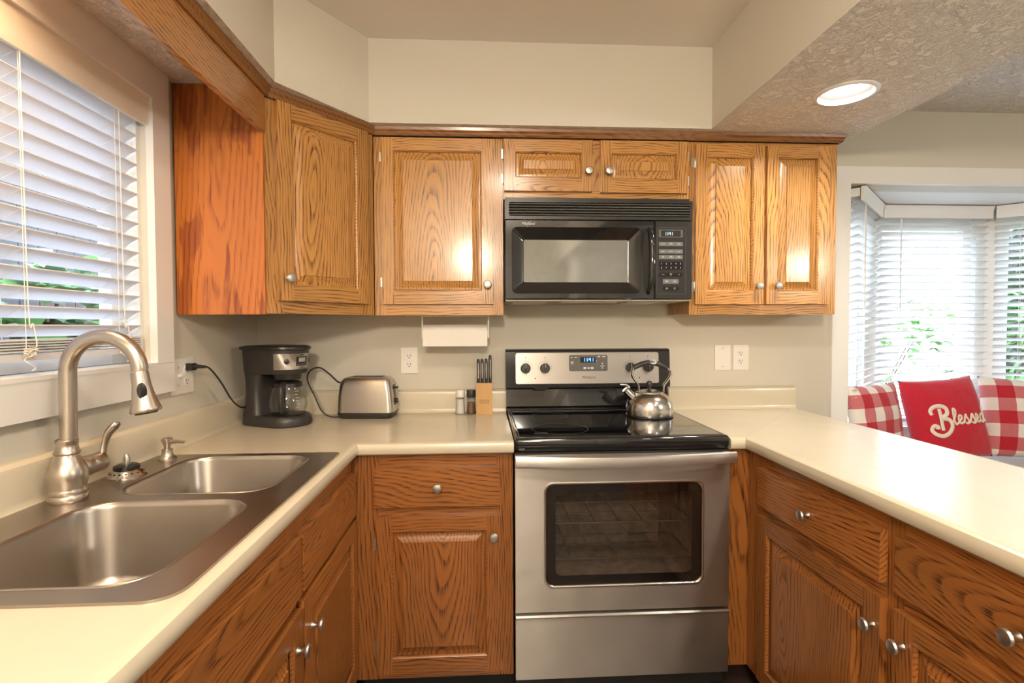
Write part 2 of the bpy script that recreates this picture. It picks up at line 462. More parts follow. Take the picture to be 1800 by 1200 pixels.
def seg7(mb, s, x, z, w, h, y, t):
    for ch in s:
        if ch == ':':
            mb.box(x, x + t, y, y - .0004, z + h * .62, z + h * .62 + t); mb.box(x, x + t, y, y - .0004, z + h * .25, z + h * .25 + t); x += t * 2.2; continue
        B = dict(a=(0, w, h - t, h), g=(0, w, h / 2 - t / 2, h / 2 + t / 2), d=(0, w, 0, t), f=(0, t, h / 2, h), b=(w - t, w, h / 2, h), e=(0, t, 0, h / 2), c=(w - t, w, 0, h / 2))
        for q in SEG7[ch]:
            a = B[q]; mb.box(x + a[0], x + a[1], y, y - .0004, z + a[2], z + a[3])
        x += w + t * 1.3

# ================================================================== SETTING
LW, WY = -1.015, 2.41
struct(MB().box(-1.2, 4.7, -3.2, 3.1, -.08, 0).build('floor', 'floor'))
struct(MB().holed([(-1.2, 0), (4.62, 0), (4.62, 2.5), (-1.2, 2.5)], [[(1.735, .30), (3.42, .30), (3.42, 1.975), (1.735, 1.975)]], -WY - .12, -WY)
       .xform(Matrix(((1, 0, 0, 0), (0, 0, -1, 0), (0, 1, 0, 0), (0, 0, 0, 1)))).build('wall_back', 'wall'))
struct(MB().holed([(-3.2, 0), (WY, 0), (WY, 2.5), (-3.2, 2.5)], [[(.72, 1.195), (1.655, 1.195), (1.655, 2.0), (.72, 2.0)]], LW - .13, LW)
       .xform(Matrix(((0, 0, 1, 0), (1, 0, 0, 0), (0, 1, 0, 0), (0, 0, 0, 1)))).build('wall_left', 'wall'))
struct(MB().box(-1.2, 4.7, -3.25, -3.1, 0, 2.5).build('wall_rear', 'wall'))
struct(MB().box(4.5, 4.65, -3.2, WY + .1, 0, 2.5).build('wall_right', 'wall'))
struct(MB().box(-1.1, 1.58, -3.2, WY, 2.43, 2.5).build('ceiling', 'ceil'))
struct(MB().box(1.58, 4.6, -3.2, WY, 2.325, 2.5).build('ceiling_dining', 'ceil_tex'))
sof = MB().holed([(LW, -3.1), (-.673, -3.1), (-.673, 1.765), (-.440, 2.095), (.933, 2.095), (.933, -3.1), (1.585, -3.1), (1.585, WY), (LW, WY)],
                 [[(x + .0825 * math.cos(2 * PI * k / 32), y + .0825 * math.sin(2 * PI * k / 32)) for k in range(32)] for x, y in CANS], 2.105, 2.46)
for f in sof.bm.faces:
    f.normal_update()
    f.material_index = 1 if abs(f.normal.z) > .5 else 0
struct(sof.build('ceiling_soffit', ['wall', 'ceil_tex'], smooth=False))

# rear door seen only as a reflection in the appliances
dr = struct(thing('door_1', 'white panelled door in the rear wall', 'door', (.55, -3.098, 0)))
del dr['category']; del dr['label']
b = MB().box(-.42, .42, 0, .03, 0, 2.03)
for x0, x1 in ((-.33, -.05), (.05, .33)):
    for z0, z1 in ((.2, .85), (1.0, 1.55), (1.65, 1.9)): b.box(x0, x1, .03, .042, z0, z1)
b.bevel(.006).build('door_slab', 'white', dr)
b = MB()
for x0, x1, z0, z1 in ((-.52, -.425, 0, 2.13), (.425, .52, 0, 2.13), (-.42, .42, 2.04, 2.13)): b.box(x0, x1, 0, .025, z0, z1)
b.build('door_frame', 'white', dr)
MB().lathe([(.012, 0), (.012, .04), (.028, .05), (.026, .075), (.01, .08)], (-.36, .03, .95), (0, 1, 0), 16).build('door_handle', 'knob', dr)

# crown strip over cabinets and valance board
CR = [(-.715, -.5), (-.715, 1.803), (-.432, 2.14), (1.506, 2.14), (1.506, 2.40)]
CRP = [(0, 2.072), (.006, 2.072), (.010, 2.079), (.010, 2.085), (.016, 2.092), (.018, 2.104), (0, 2.104)]
struct(MB().sweep(CR, CRP).build('trim_1', 'oak_crown', ang=.4))
# bay casing
b = MB().prism([(1.655, .0), (1.737, .0), (1.737, 1.975), (3.42, 1.975), (3.42, 0), (3.50, 0), (3.50, 2.055), (1.655, 2.055)], 'y', WY - .022, WY + .001)
struct(b.bevel(.003).build('trim_2', 'white'))

# ------------------------------------------------------------------ left window
win = struct(thing('window_1', 'x', 'window', (LW, 1.19, 1.2))); del win['label']; del win['category']
b = MB()
b.box(-.0, .022, .465, .55, -.005, .905); b.box(0, .022, -.55, -.465, -.005, .905); b.box(0, .022, -.464, .464, .80, .905)
b.bevel(.003).build('casing', 'white', win)
b = MB().box(-.128, .023, -.465, .465, -.012, -.001).box(-.0, .022, -.55, .55, -.098, -.006); b.bevel(.003).build('window_sill', 'white', win)
b = MB(); b.box(-.125, -.02, .452, .465, 0, .80); b.box(-.125, -.02, -.465, -.452, 0, .80); b.box(-.125, -.02, -.451, .451, .787, .80); b.build('jamb', 'white', win)
b = MB()
for y0, y1, z0, z1 in ((-.45, -.405, 0, .785), (.405, .45, 0, .785), (-.404, .404, 0, .045), (-.404, .404, .74, .785), (-.022, .022, .046, .739)): b.box(-.105, -.07, y0, y1, z0, z1)
b.bevel(.003).build('sash', 'white', win)
b = MB()
for y0, y1 in ((-.404, -.023), (.023, .404)): b.box(-.09, -.086, y0, y1, .046, .739)
b.build('window_glass', 'win_glass', win)

# ------------------------------------------------------------------ blinds
def slats(length, zs, w, tilt, mat_thick=.0028, curve=.0022):
    """slats lie along local y, room side is +x; tilt lifts the room-side edge"""
    b = MB(); n = 5
    for z in zs:
        rg = []
        for yy in (-length / 2, length / 2):
            top, bot = [], []
            for k in range(n):
                t = k / (n - 1) - .5; h = curve * (1 - 4 * t * t)
                x, zz = t * w, h
                top.append((x, zz + mat_thick / 2)); bot.append((x, zz - mat_thick / 2))
            ring = top + bot[::-1]; ca, sa = math.cos(tilt), math.sin(tilt)
            rg.append([(x * ca - zz * sa, yy, z + x * sa + zz * ca) for x, zz in ring])
        b.loft(rg)
    return b
def blind(name, label, loc, rotz, length, ztop, zbot, pitch, tilt, mat, val_mat, group, val_h=.075, stack=0, wand=None, cords=(), knots=False, val_over=.03, ladders=None):
    t = thing(name, label, 'window blind', loc, rotz, group)
    n = int((ztop - zbot - stack * .006 - .012) / pitch)
    zs = [ztop - pitch * (i + .75) for i in range(n)]
    slats(length, zs, .05, tilt).build('slats', mat, t)
    rail = MB().box(-.024, .024, -length / 2, length / 2, zbot, zbot + .016); rail.bevel(.004)
    rail.build('bottom_rail', mat, t)
    if stack: slats(length, [zbot + .0205 + .0062 * i for i in range(stack)], .05, .02).build('stacked_slats', mat, t)
    MB().box(-.026, .026, -length / 2, length / 2, ztop, ztop + .04).bevel(.002).build('head_rail', val_mat, t)
    v0 = ztop + .045 - val_h
    L = length / 2 + val_over
    prof = [(0, v0), (.010, v0), (.012, v0 + .006), (.012, v0 + val_h * .62), (.016, v0 + val_h * .72), (.016, v0 + val_h * .82), (.021, v0 + val_h * .93), (.021, v0 + val_h), (0, v0 + val_h)]
    MB().sweep([(.030, -L), (.030, L)], prof).build('valance', val_mat, t)
    for y in (ladders or (-length * .32, length * .32)):
        lb = MB()
        for x in (-.026, .026): lb.tube([(x, y, ztop), (x, y, zbot + .012)], .0009, 5)
        for i in range(n): lb.tube([(-.026, y, zs[i] - .026 * math.sin(tilt) - .002), (.026, y, zs[i] + .026 * math.sin(tilt) - .002)], .0006, 4)
        lb.build('ladder_cord', val_mat, t)
    for y, l in cords:
        c = MB().tube([(.034, y, v0 + .01), (.034, y + .001, ztop - l)], .0014, 6)
        c.build('lift_cord', val_mat, t)
    if knots:
        for ki, (y, zc) in enumerate(knots):
            rr = random.Random(5 + ki); pts = [(.035, y, ztop - .02), (.036, y + .002, zc + .10), (.037, y + .012, zc + .055)]
            for k in range(34):
                a = k * 2.4; pts.append((.040 + .008 * math.sin(a * .7), y + .018 * math.cos(a) * rr.uniform(.5, 1.2), zc + .024 * math.sin(a * 1.31) - .0006 * k + rr.uniform(-.006, .006)))
            pts += [(.040, y - .004, zc - .035), (.040, y + .012, zc - .045), (.040, y + .002, zc - .052)]
            MB().tube(pts, .0013, 5, smooth=4).build('knotted_cord', val_mat, t)
    if wand:
        y, l = wand
        MB().tube([(.036, y, ztop - .03), (.037, y, ztop - .03 - l)], .0042, 8).build('tilt_wand', val_mat, t)
    return t
blind('window_blind', 'white slatted blind with cream valance over the sink window', (LW - .032, 1.19, 0), 0, .885, 1.985, 1.232, .0435, math.radians(31), 'slat', 'cream', None,
      val_h=.115, stack=5, knots=((1.222 - 1.19, 1.262), (1.535 - 1.19, 1.262)), val_over=.055, ladders=(1.228 - 1.19, 1.53 - 1.19, -.34))

# ------------------------------------------------------------------ bay window
BA, BB, BC, BD = (1.737, 2.44), (2.19, 2.87), (2.90, 2.87), (3.40, 2.44)     # plan of the bay's inner face
BT = 1.975
bay = [Vector(BA), Vector(BB), Vector(BC), Vector(BD)]
names = ['window_2', 'window_3', 'window_4']
struct(MB().prism([(1.70, 2.5305), (1.70, 2.56), (2.15, 3.03), (2.94, 3.03), (3.46, 2.56), (3.46, 2.5305)], 'z', BT, BT + .1).build('ceiling_bay', 'white'))
GRP_B = 'white slatted blinds in the bay window'
bl_info = ['white slatted blind on the narrow angled left window of the bay', 'white slatted blind on the wide middle bay window, brightest of the bay', 'white slatted blind on the right angled bay window before dark foliage']
for i in range(3):
    a, c = bay[i], bay[i + 1]; d = (c - a); L = d.length; ang = math.atan2(d.y, d.x)
    mid = (a + c) / 2
    w = struct(thing(names[i], 'x', 'window', (mid.x, mid.y, 0), ang)); del w['label']; del w['category']
    # local x along the wall, local y outwards
    h0, h1, e = .64, BT, L / 2
    b = MB()
    z_g0, z_g1, g = .72, 1.90, e - (.05 if i != 1 else .06)
    b.box(-e, -g, .0, .10, 0, h1); b.box(g, e, .0, .10, 0, h1); b.box(-g, g, 0, .10, 0, z_g0); b.box(-g, g, 0, .10, z_g1, h1)
    b.build('surround', 'white', w)
    b = MB(); s = .05
    for x0, x1, z0, z1 in ((-g, -g + s, z_g0, z_g1), (g - s, g, z_g0, z_g1), (-g + s, g - s, z_g0, z_g0 + s), (-g + s, g - s, z_g1 - s, z_g1)): b.box(x0, x1, .03, .07, z0, z1)
    b.build('sash', 'white', w)
    MB().box(-g + s, g - s, .048, .052, z_g0 + s, z_g1 - s).build('window_glass', 'win_glass', w)
    # blind in front, its local +x faces the room
    nrm = Vector((d.y, -d.x)).normalized()
    p = mid + nrm * .035
    blind('window_blind', bl_info[i], (p.x, p.y, 0), math.atan2(nrm.y, nrm.x), L - .075, 1.925, .76, .0395, math.radians(20), 'slat_bay', 'white', None,
          val_h=.068, wand=(-L / 2 + (.12, .14, .17)[i], .50), cords=(((-L / 2 + .205, 1.13), (-L / 2 + .215, 1.13)) if i == 2 else ()), val_over=.002)

# tall white pantry cabinet behind the camera, mirrored in the microwave
p = thing('pantry_cabinet', 'tall white pantry cabinet across the kitchen from the range', 'cabinet', (1.5, -1.9, 0))
MB().box(-.45, .45, -.30, .28, 0, 2.10).build('carcass', 'white', p)
for x0, x1 in ((-.44, -.004), (.004, .44)):
    for z0, z1 in ((.1, 1.30), (1.32, 2.08)):
        b = MB()
        for q in ((x0, x0 + .09, z0, z1), (x1 - .09, x1, z0, z1), (x0 + .09, x1 - .09, z0, z0 + .09), (x0 + .09, x1 - .09, z1 - .09, z1)): b.box(q[0], q[1], .281, .301, q[2], q[3])
        b.box(x0 + .088, x1 - .088, .281, .290, z0 + .088, z1 - .088)
        b.build('door', 'white', p)

# ================================================================== CABINETS
def knob(parent, x, z, y=-.02):
    MB().lathe([(.0085, 0), (.0065, .004), (.0055, .012), (.008, .017), (.0150, .020), (.0160, .0235), (.0135, .0275), (.006, .0292)], (x, y, z), (0, -1, 0), 20).build('knob', 'knob', parent)
def hinge(parent, x, z, s):
    b = MB().box(x - s * .001, x + s * .011, -.004, .0, z - .019, z + .019); b.bevel(.001)
    b.tube([(x, -.006, z - .024), (x, -.006, z - .020), (x, -.006, z + .020), (x, -.006, z + .024)], [.0015, .0042, .0042, .0015], 8)
    b.build('hinge', 'knob', parent)
def panel_mesh(x0, x1, z0, z1, rec=-.0065, top=-.0195, slope=.032):
    b = MB()
    def ring(i, y): return [(x0 + i, y, z0 + i), (x1 - i, y, z0 + i), (x1 - i, y, z1 - i), (x0 + i, y, z1 - i)]
    sl = min(slope, (x1 - x0) * .3, (z1 - z0) * .3)
    return b.loft([ring(-.004, -.001), ring(-.004, rec), ring(.003, rec), ring(.006, rec - .0005), ring(sl * .55, rec + (top - rec) * .42), ring(sl, top + .0035), ring(sl + .001, top)])
def door(parent, x0, x1, z0, z1, kn=None, hs=None, hz=(), stile=.052, rail_t=.050, rail_b=.054, mv='oak_v', mh='oak_h', kname='door'):
    b = MB(); T = -.020
    xs0, xs1 = x0 + stile, x1 - stile
    b.box(x0, xs0, T, 0, z0, z1, 0); b.box(xs1, x1, T, 0, z0, z1, 0)
    b.box(xs0, xs1, T, 0, z0, z0 + rail_b, 1); b.box(xs0, xs1, T, 0, z1 - rail_t, z1, 1)
    b.bevel(.0028, 2)
    d = b.build(kname, [mv, mh], parent, ang=.9)
    # moulded sticking round the panel opening
    q = MB(); p0, p1, p2, p3 = (xs0, z0 + rail_b), (xs1, z0 + rail_b), (xs1, z1 - rail_t), (xs0, z1 - rail_t)
    def ring(i, y): return [(p0[0] + i, y, p0[1] + i), (p1[0] - i, y, p1[1] + i), (p2[0] - i, y, p2[1] - i), (p3[0] + i, y, p3[1] - i)]
    q.loft([ring(-.0005, T + .002), ring(.002, T + .0035), ring(.005, T + .0075), ring(.0055, -.010), ring(-.0005, -.009)], cap0=False, cap1=False)
    q.build('sticking', mh, d)
    panel_mesh(xs0 + .006, xs1 - .006, z0 + rail_b + .006, z1 - rail_t - .006).build('panel', mv, d, ang=.35)
    if kn: knob(d, *kn)
    if hs:
        for z in hz: hinge(d, x0 if hs == 'L' else x1, z, -1 if hs == 'L' else 1)
    return d
def drawer(parent, x0, x1, z0, z1, kn=None, mh='oak_base_h', name='drawer'):
    b = MB().box(x0, x1, -.020, 0, z0, z1)
    for e in b.bm.edges: pass
    b.bevel(.005, 2)
    d = b.build(name, mh, parent, ang=.9)
    if kn: knob(d, *kn)
    return d
def frame(parent, stiles, rails, mv='oak_v', mh='oak_h', t=.019):
    b = MB()
    for x0, x1, z0, z1 in stiles: b.box(x0, x1, 0, t, z0, z1, 0)
    for x0, x1, z0, z1 in rails: b.box(x0, x1, .0006, t, z0, z1, 1)
    return b.bevel(.0015, 1).build('face_frame', [mv, mh], parent, ang=.9)

UB, UT = 1.353, 2.072
GU = 'oak upper cabinets'
# diagonal corner cabinet
ang = math.atan2(2.14 - 1.80, -.437 + .725); dl = math.hypot(.34, .288)
c = thing('upper_cabinet', 'oak corner upper cabinet set at an angle beside the sink window', 'cabinet', (-.725, 1.80, UB), ang, GU)
H = UT - UB
frame(c, [(0, .060, 0, H), (dl - .060, dl, 0, H)], [(.060, dl - .060, 0, .060), (.060, dl - .060, H - .055, H)])
door(c, .037, dl - .038, .044, H - .002, kn=(.066, .122), hs='R', hz=(.60, .135))
b = MB().prism([(.004, .020), (dl - .004, .020), (dl - .0, .2)], 'z', 0.0, H)
b = MB()
iv = WM[c].inverted()
pl = [iv @ Vector(p + (UB,)) for p in ((-.722, 1.808), (-.441, 2.140), (-.4385, 2.40), (-1.005, 2.40), (-1.005, 1.808))]
fr_off = .021
pl[0] = Vector((.006, fr_off, 0)); pl[1] = Vector((dl - .004, fr_off, 0))
b.prism([(p.x, p.y) for p in pl], 'z', .004, H).build('carcass', 'oak_h', c)
MB().box(-1.008, -.724, 1.789, 1.805, UB - .004, 2.104).build('end_panel', 'oak_panel', c, world=True)

def upper(label, x0, x1, z0, doors, mull=()):
    c = thing('upper_cabinet', label, 'cabinet', (x0, 2.155, z0), 0, GU); w = x1 - x0; H = UT - z0
    st = [(0, .045, 0, H), (w - .045, w, 0, H)] + [(m - .022, m + .022, .045, H - .045) for m in mull]
    ms = [.045] + sum([[m - .022, m + .022] for m in mull], []) + [w - .045]
    rl = []
    for a, bb in zip(ms[::2], ms[1::2]): rl += [(a, bb, 0, .060), (a, bb, H - .04, H)]
    if mull: rl = [(.045, w - .045, 0, .045), (.045, w - .045, H - .045, H)]
    frame(c, st, rl)
    MB().box(.002, w - .002, .0195, .25, .004, H).build('carcass', 'oak_v', c)
    for dk in doors:
        x_0, x_1, z_0, z_1, kx, kz, hs, hz = dk
        door(c, x_0 - x0, x_1 - x0, z_0 - z0, z_1 - z0, kn=(kx - x0, kz - z0), hs=hs, hz=[h - z0 for h in hz], stile=.045 if x_1 - x_0 > .32 else .046)
    return c
upper('oak upper cabinet with one large door left of the microwave', -.4365, .0855, UB, [(-.402, .043, 1.398, 2.064, .020, 1.475, 'L', (1.99, 1.487))])
upper('small oak cabinet with two low doors directly above the microwave', .0865, .8655, 1.826, [(.090, .453, 1.858, 2.066, .434, 1.937, 'L', (2.01, 1.91)), (.486, .851, 1.855, 2.066, .517, 1.937, 'R', (2.01, 1.91))], (.383,))
upper('oak upper cabinet with two tall narrow doors right of the microwave', .8665, 1.503, UB, [(.886, 1.177, 1.396, 2.058, 1.151, 1.472, 'L', (1.985, 1.47)), (1.190, 1.460, 1.396, 2.058, 1.232, 1.472, 'R', (1.985, 1.47))], (.317,))
# wooden valance board across the sink window bay
v = MB().box(-.734, -.7155, -.5, 1.787, 1.952, 2.09); v.bevel(.002)
solo(v.build('valance_board', 'oak_y'), 'oak board running along the soffit edge over the sink', 'valance board')

# ------------------------------------------------------------------ base cabinets
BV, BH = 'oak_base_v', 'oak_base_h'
CT0 = .8735
GB = 'oak base cabinets'
# back run, left of the range: local x = world x + .43
c = thing('base_cabinet', 'oak base cabinet with one drawer over one door left of the range', 'cabinet', (-.43, 1.80, 0), 0, GB)
frame(c, [(-.0195, .072, .085, CT0), (.475, .532, .085, CT0)], [(.072, .475, .085, .13), (.072, .475, .635, .705), (.072, .475, .80, CT0)], BV, BH)
MB().box(.0, .532, .0195, .58, .09, CT0).build('carcass', BV, c)
MB().box(0, .532, .075, .09, 0, .089).build('toe_kick', 'dark', c)
drawer(c, .060, .486, .690, .824, (.273, .760))
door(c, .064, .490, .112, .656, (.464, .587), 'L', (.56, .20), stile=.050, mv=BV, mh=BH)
# sink run: local x = world y
c = thing('base_cabinet', 'long oak sink base cabinet along the left wall with two false drawer fronts', 'cabinet', (-.45, 0, 0), PI / 2, GB)
frame(c, [(.15, .72, .085, CT0), (1.20, 1.30, .085, CT0), (1.76, 1.797, .085, CT0)], [(.72, 1.20, .085, .13), (.72, 1.20, .63, .70), (.72, 1.20, .80, CT0), (1.30, 1.76, .085, .13), (1.30, 1.76, .63, .70), (1.30, 1.76, .80, CT0)], BV, BH)
b = MB()
for p in ((.15, 1.797, .535, .55, .09, CT0), (.15, .168, .0195, .534, .09, CT0), (1.779, 1.797, .0195, .534, .09, CT0), (.169, 1.778, .0195, .534, .09, .108)): b.box(*p)
b.build('carcass', BV, c)
MB().box(.15, 1.797, .075, .09, 0, .089).build('toe_kick', 'dark', c)
drawer(c, 1.262, 1.785, .672, .812, None, name='drawer_front'); drawer(c, .722, 1.245, .672, .812, None, name='drawer_front')
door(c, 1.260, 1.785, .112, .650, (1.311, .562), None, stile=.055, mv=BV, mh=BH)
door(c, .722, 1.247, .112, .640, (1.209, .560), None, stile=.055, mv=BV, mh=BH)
# peninsula: local x = 1.80 - world y
c = thing('base_cabinet', 'oak peninsula base cabinet right of the range with two drawers over two doors', 'cabinet', (.945, 1.80, 0), -PI / 2, GB)
frame(c, [(0, .10, .085, CT0), (.640, .692, .085, CT0), (1.225, 1.65, .085, CT0)], [(.10, .64, .085, .13), (.10, .64, .66, .71), (.10, .64, .82, CT0), (.692, 1.225, .085, .13), (.692, 1.225, .66, .71), (.692, 1.225, .82, CT0)], BV, BH)
MB().box(-.57, 1.65, .0195, .48, .09, CT0).build('carcass', BV, c)
MB().box(-.001, 1.65, .075, .09, 0, .089).build('toe_kick', 'dark', c)
MB().box(-.019, -.0005, -.083, .0, .085, CT0).build('filler_panel', BV, c)
drawer(c, .097, .642, .703, .829, (.372, .765)); drawer(c, .687, 1.230, .703, .829, (.959, .765))
door(c, .098, .646, .105, .668, (.624, .594), None, stile=.055, mv=BV, mh=BH)
door(c, .684, 1.232, .105, .664, (.712, .594), None, stile=.055, mv=BV, mh=BH)

# ------------------------------------------------------------------ worktops
CT = .914
NOSE = [(0, .872), (.016, .872), (.0225, .877), (.026, .886), (.026, .899), (.0225, .909), (.015, .9135), (.006, CT), (0, CT)]
BSP = [(0, .9145), (.034, .9145), (.029, .922), (.027, .935), (.027, .998), (.024, 1.010), (.016, 1.018), (.006, 1.020), (0, 1.020)]
def worktop(label, outer, holes, nose_paths, splash, seam):
    t = thing('worktop', label, 'worktop', (outer[0][0], outer[0][1], CT))
    b = MB().holed(outer, holes, .874, CT)
    for p in nose_paths: b.sweep(p, NOSE)
    b.build('countertop', 'counter', t, world=True, ang=.5)
    MB().sweep(splash, BSP).build('backsplash', 'counter', t, world=True, ang=.5)
    MB().tube(seam, .0009, 6).build('seam', 'seam', t, world=True)
    return t
SINK_CUT = [(-.962, .78), (-.462, .78), (-.462, 1.615), (-.962, 1.615)]
worktop('cream laminate worktop around the sink and back corner, left of the range', [(LW + .002, .16), (-.445, .16), (-.445, 1.792), (.104, 1.792), (.104, WY - .002), (LW + .002, WY - .002)], [SINK_CUT],
        [[(-.445, .16), (-.445, 1.792), (.104, 1.792)]], [(LW, .16), (LW, WY), (.104, WY)], [(-.425, 1.772, .9135), (-.445, 1.795, CT), (-.985, 2.38, CT)])
worktop('cream laminate peninsula worktop right of the range', [(.864, WY - .002), (.864, 1.792), (.940, 1.792), (.940, .12), (1.465, .12), (1.465, WY - .002)], [],
        [[(.864, 1.792), (.940, 1.792), (.940, .12)], [(1.465, .12), (1.465, WY - .002)]], [(.864, WY), (1.478, WY)], [(.918, 1.770, .9135), (.940, 1.795, CT), (1.46, 2.38, CT)])

# ================================================================== SINK AND FITTINGS
s = thing('kitchen_sink', 'stainless steel double bowl sink set in the cream worktop under the window', 'sink', (-.71, 1.2, CT))
bowls = [rrect(-.872, -.508, .800, 1.200, .075, 8), rrect(-.872, -.510, 1.246, 1.606, .070, 8)]
outer = rpoly([(-.985, .757), (-.443, .757), (-.443, 1.638), (-.985, 1.638)], [.05, .055, .018, .018], 8)
b = MB().holed(outer, bowls, CT + .0002, CT + .0045)
b.build('rim', 'ss_sink', s, world=True, ang=1.2)
def inset(poly, d):
    cx = sum(p[0] for p in poly) / len(poly); cy = sum(p[1] for p in poly) / len(poly)
    hx = max(abs(p[0] - cx) for p in poly); hy = max(abs(p[1] - cy) for p in poly)
    return [(cx + (p[0] - cx) * (hx - d) / hx, cy + (p[1] - cy) * (hy - d) / hy) for p in poly]
for i, bw in enumerate(bowls):
    b = MB()
    lv = [(-.0, CT + .0045), (.0012, CT + .0065), (.003, CT + .0066), (.006, CT + .003), (.008, CT - .006), (.020, CT - .150), (.028, CT - .172), (.045, CT - .184), (.075, CT - .188)]
    b.loft([[(x, y, z) for x, y in inset(bw, d)] for d, z in lv], cap0=False)
    o = b.build('bowl', 'ss_sink', s, world=True, ang=1.2)
    cy = (1.0, 1.426)[i]
    MB().lathe([(.055, 0), (.055, .003), (.046, .004), (.040, .001), (.012, .001), (.010, .010), (.004, .012)], (-.69, cy, CT - .1875), (0, 0, 1), 28).build('drain', 'ss_polish', s, world=True)

FZ = CT + .0045
f = thing('kitchen_faucet', 'brushed nickel gooseneck faucet with pull-down spray head on the sink ledge', 'faucet', (-.934, 1.22, FZ))
MB().lathe([(.035, 0), (.037, .004), (.037, .012), (.034, .016), (.036, .021), (.034, .026), (.0335, .030), (.037, .045), (.0385, .058), (.036, .072), (.029, .088), (.0235, .098), (.0225, .104), (.0255, .108), (.0225, .113), (.0205, .122), (.0200, .128), (.0215, .131), (.0215, .136), (.017, .140)], (0, 0, 0), seg=36).build('base', 'nickel', f, ang=.8)
pts = [(0.004, 0, .138), (0.005, 0, .20), (0.006, 0, .288)]
for k in range(1, 17):
    a = PI - PI * k / 16 * .97; pts.append((.084 + .078 * math.cos(a), 0, .290 + .078 * math.sin(a)))
pts.append((.1608, 0, .2885))
MB().tube(pts, .0165, 20).build('spout', 'nickel', f)
hd = MB().lathe([(.0170, 0), (.0178, .004), (.0185, .03), (.0235, .062), (.0300, .083), (.0310, .088), (.0290, .092), (.022, .093)], (.1605, 0, .288), (.16, -.02, -1), 28)
sp = hd.build('spray_head', 'nickel', f, ang=.9)
b = MB().lathe([(.0, .0), (.0095, .0005), (.0095, .003), (.006, .0045), (.0, .005)], (0, 0, 0), (0, 0, 1), 18)
b.xform(Matrix.Diagonal((1, 2.0, 1, 1))); rm = Matrix.Translation((.1772, -.0195, .247)) @ Matrix.Rotation(math.radians(-6), 4, 'Y') @ Matrix.Rotation(math.radians(40), 4, 'Z') @ Matrix.Rotation(PI / 2 + .12, 4, 'X')
b.xform(rm).build('spray_button', 'black', sp)
b = MB().lathe([(.022, 0), (.022, .002), (.018, .003)], (.1605 + .093 * .158, -.002, .288 - .0918), (.16, -.02, -1), 20)
b.build('spray_nozzle', 'char', sp)
MB().lathe([(.021, -.0), (.0235, .03), (.0235, .045), (.022, .047), (.0225, .050), (.0225, .078), (.018, .083), (.004, .084)], (0, .005, .064), (.22, 1, .06), 24).build('handle_hub', 'nickel', f, ang=.8)
MB().tube([(.018, .078, .066), (.020, .083, .088), (.022, .086, .110), (.028, .090, .133), (.040, .096, .150), (.048, .099, .155)], [.009, .0085, .0085, .011, .0125, .006], 12, smooth=4, flat=.75).build('lever', 'nickel', f)

t = thing('sink_strainer', 'metal basket strainer left upside down on the sink ledge', 'strainer', (-.930, 1.408, FZ))
b = MB().lathe([(.044, 0), (.0445, .004), (.040, .010), (.033, .018), (.030, .020)], seg=32); b.build('basket', 'ss_polish', t)
MB().lathe([(.029, .018), (.030, .022), (.029, .029), (.022, .032), (.010, .033)], seg=28).build('rubber_seal', 'black', t)
MB().lathe([(.009, .033), (.0085, .045), (.005, .058), (.003, .0585)], seg=16).build('stem', 'ss_polish', t)
b = MB()
for k in range(18):
    a = 2 * PI * k / 18; b.lathe([(.0022, -.001), (.0022, .0006)], (.0375 * math.cos(a), .0375 * math.sin(a), .0128), (math.cos(a), math.sin(a), .9), 8)
b.build('drain_holes', 'dark', t)['kind'] = 'stuff'
t = thing('soap_dispenser', 'brushed nickel soap dispenser pump at the back of the sink', 'soap dispenser', (-.931, 1.585, FZ))
MB().lathe([(.024, 0), (.024, .003), (.017, .010), (.0145, .018), (.0145, .030), (.011, .031)], seg=24).build('base', 'nickel', t)
MB().lathe([(.0085, .030), (.0085, .038), (.011, .046), (.0155, .056), (.0150, .061), (.009, .064), (.002, .0645)], seg=24).build('pump_head', 'nickel', t)
MB().tube([(.006, -.002, .050), (.030, -.004, .053), (.054, -.006, .051)], [.006, .0055, .004], 12).build('nozzle', 'nickel', t)

# ================================================================== RANGE
X0, X1 = .1085, .860; XC = (X0 + X1) / 2
r = thing('electric_range', 'stainless steel and black glass-top electric range between the two worktops', 'range', (XC, 2.05, 0))
TR = Matrix(((1, 0, 0, 0), (0, 0, -1, 0), (0, 1, 0, 0), (0, 0, 0, 1)))   # plan plate (x, z) extruded along y
def vplate(outer, holes, y0, y1, m=0):
    return MB().holed(outer, holes, -y1, -y0, m).xform(TR)
def R4(x0, x1, z0, z1): return [(x0, z0), (x1, z0), (x1, z1), (x0, z1)]
cav = R4(.215, .757, .375, .795)
b = vplate(R4(X0 + .004, X1 - .004, .025, .884), [cav], 1.803, 2.20)
b.box(X0 + .004, X1 - .004, 2.2001, 2.36, .025, .884)
b.build('body', 'black', r, world=True)
b = MB()
b.box(.2149, .7571, 2.195, 2.1999, .3749, .7951)
b.box(.2149, .219, 1.805, 2.194, .376, .794); b.box(.753, .7571, 1.805, 2.194, .376, .794); b.box(.2195, .7525, 1.805, 2.194, .375, .379); b.box(.2195, .7525, 1.805, 2.194, .791, .795)
b.build('oven_cavity', 'enamel', r, world=True)
for z in (.475, .605):
    b = MB()
    b.tube([(.222, 1.83, z), (.750, 1.83, z)], .003, 6); b.tube([(.222, 2.17, z), (.750, 2.17, z)], .003, 6)
    for k in range(7): b.tube([(.222 + .528 * k / 6, 1.83, z + .001), (.222 + .528 * k / 6, 2.17, z + .001)], .0017, 5)
    b.tube([(.222, 1.93, z - .002), (.750, 1.93, z - .002)], .0022, 6); b.tube([(.222, 2.05, z - .002), (.750, 2.05, z - .002)], .0022, 6)
    b.build('oven_rack', 'rack', r, world=True)
wo = rrect(.208, .767, .404, .770, .030, 6)
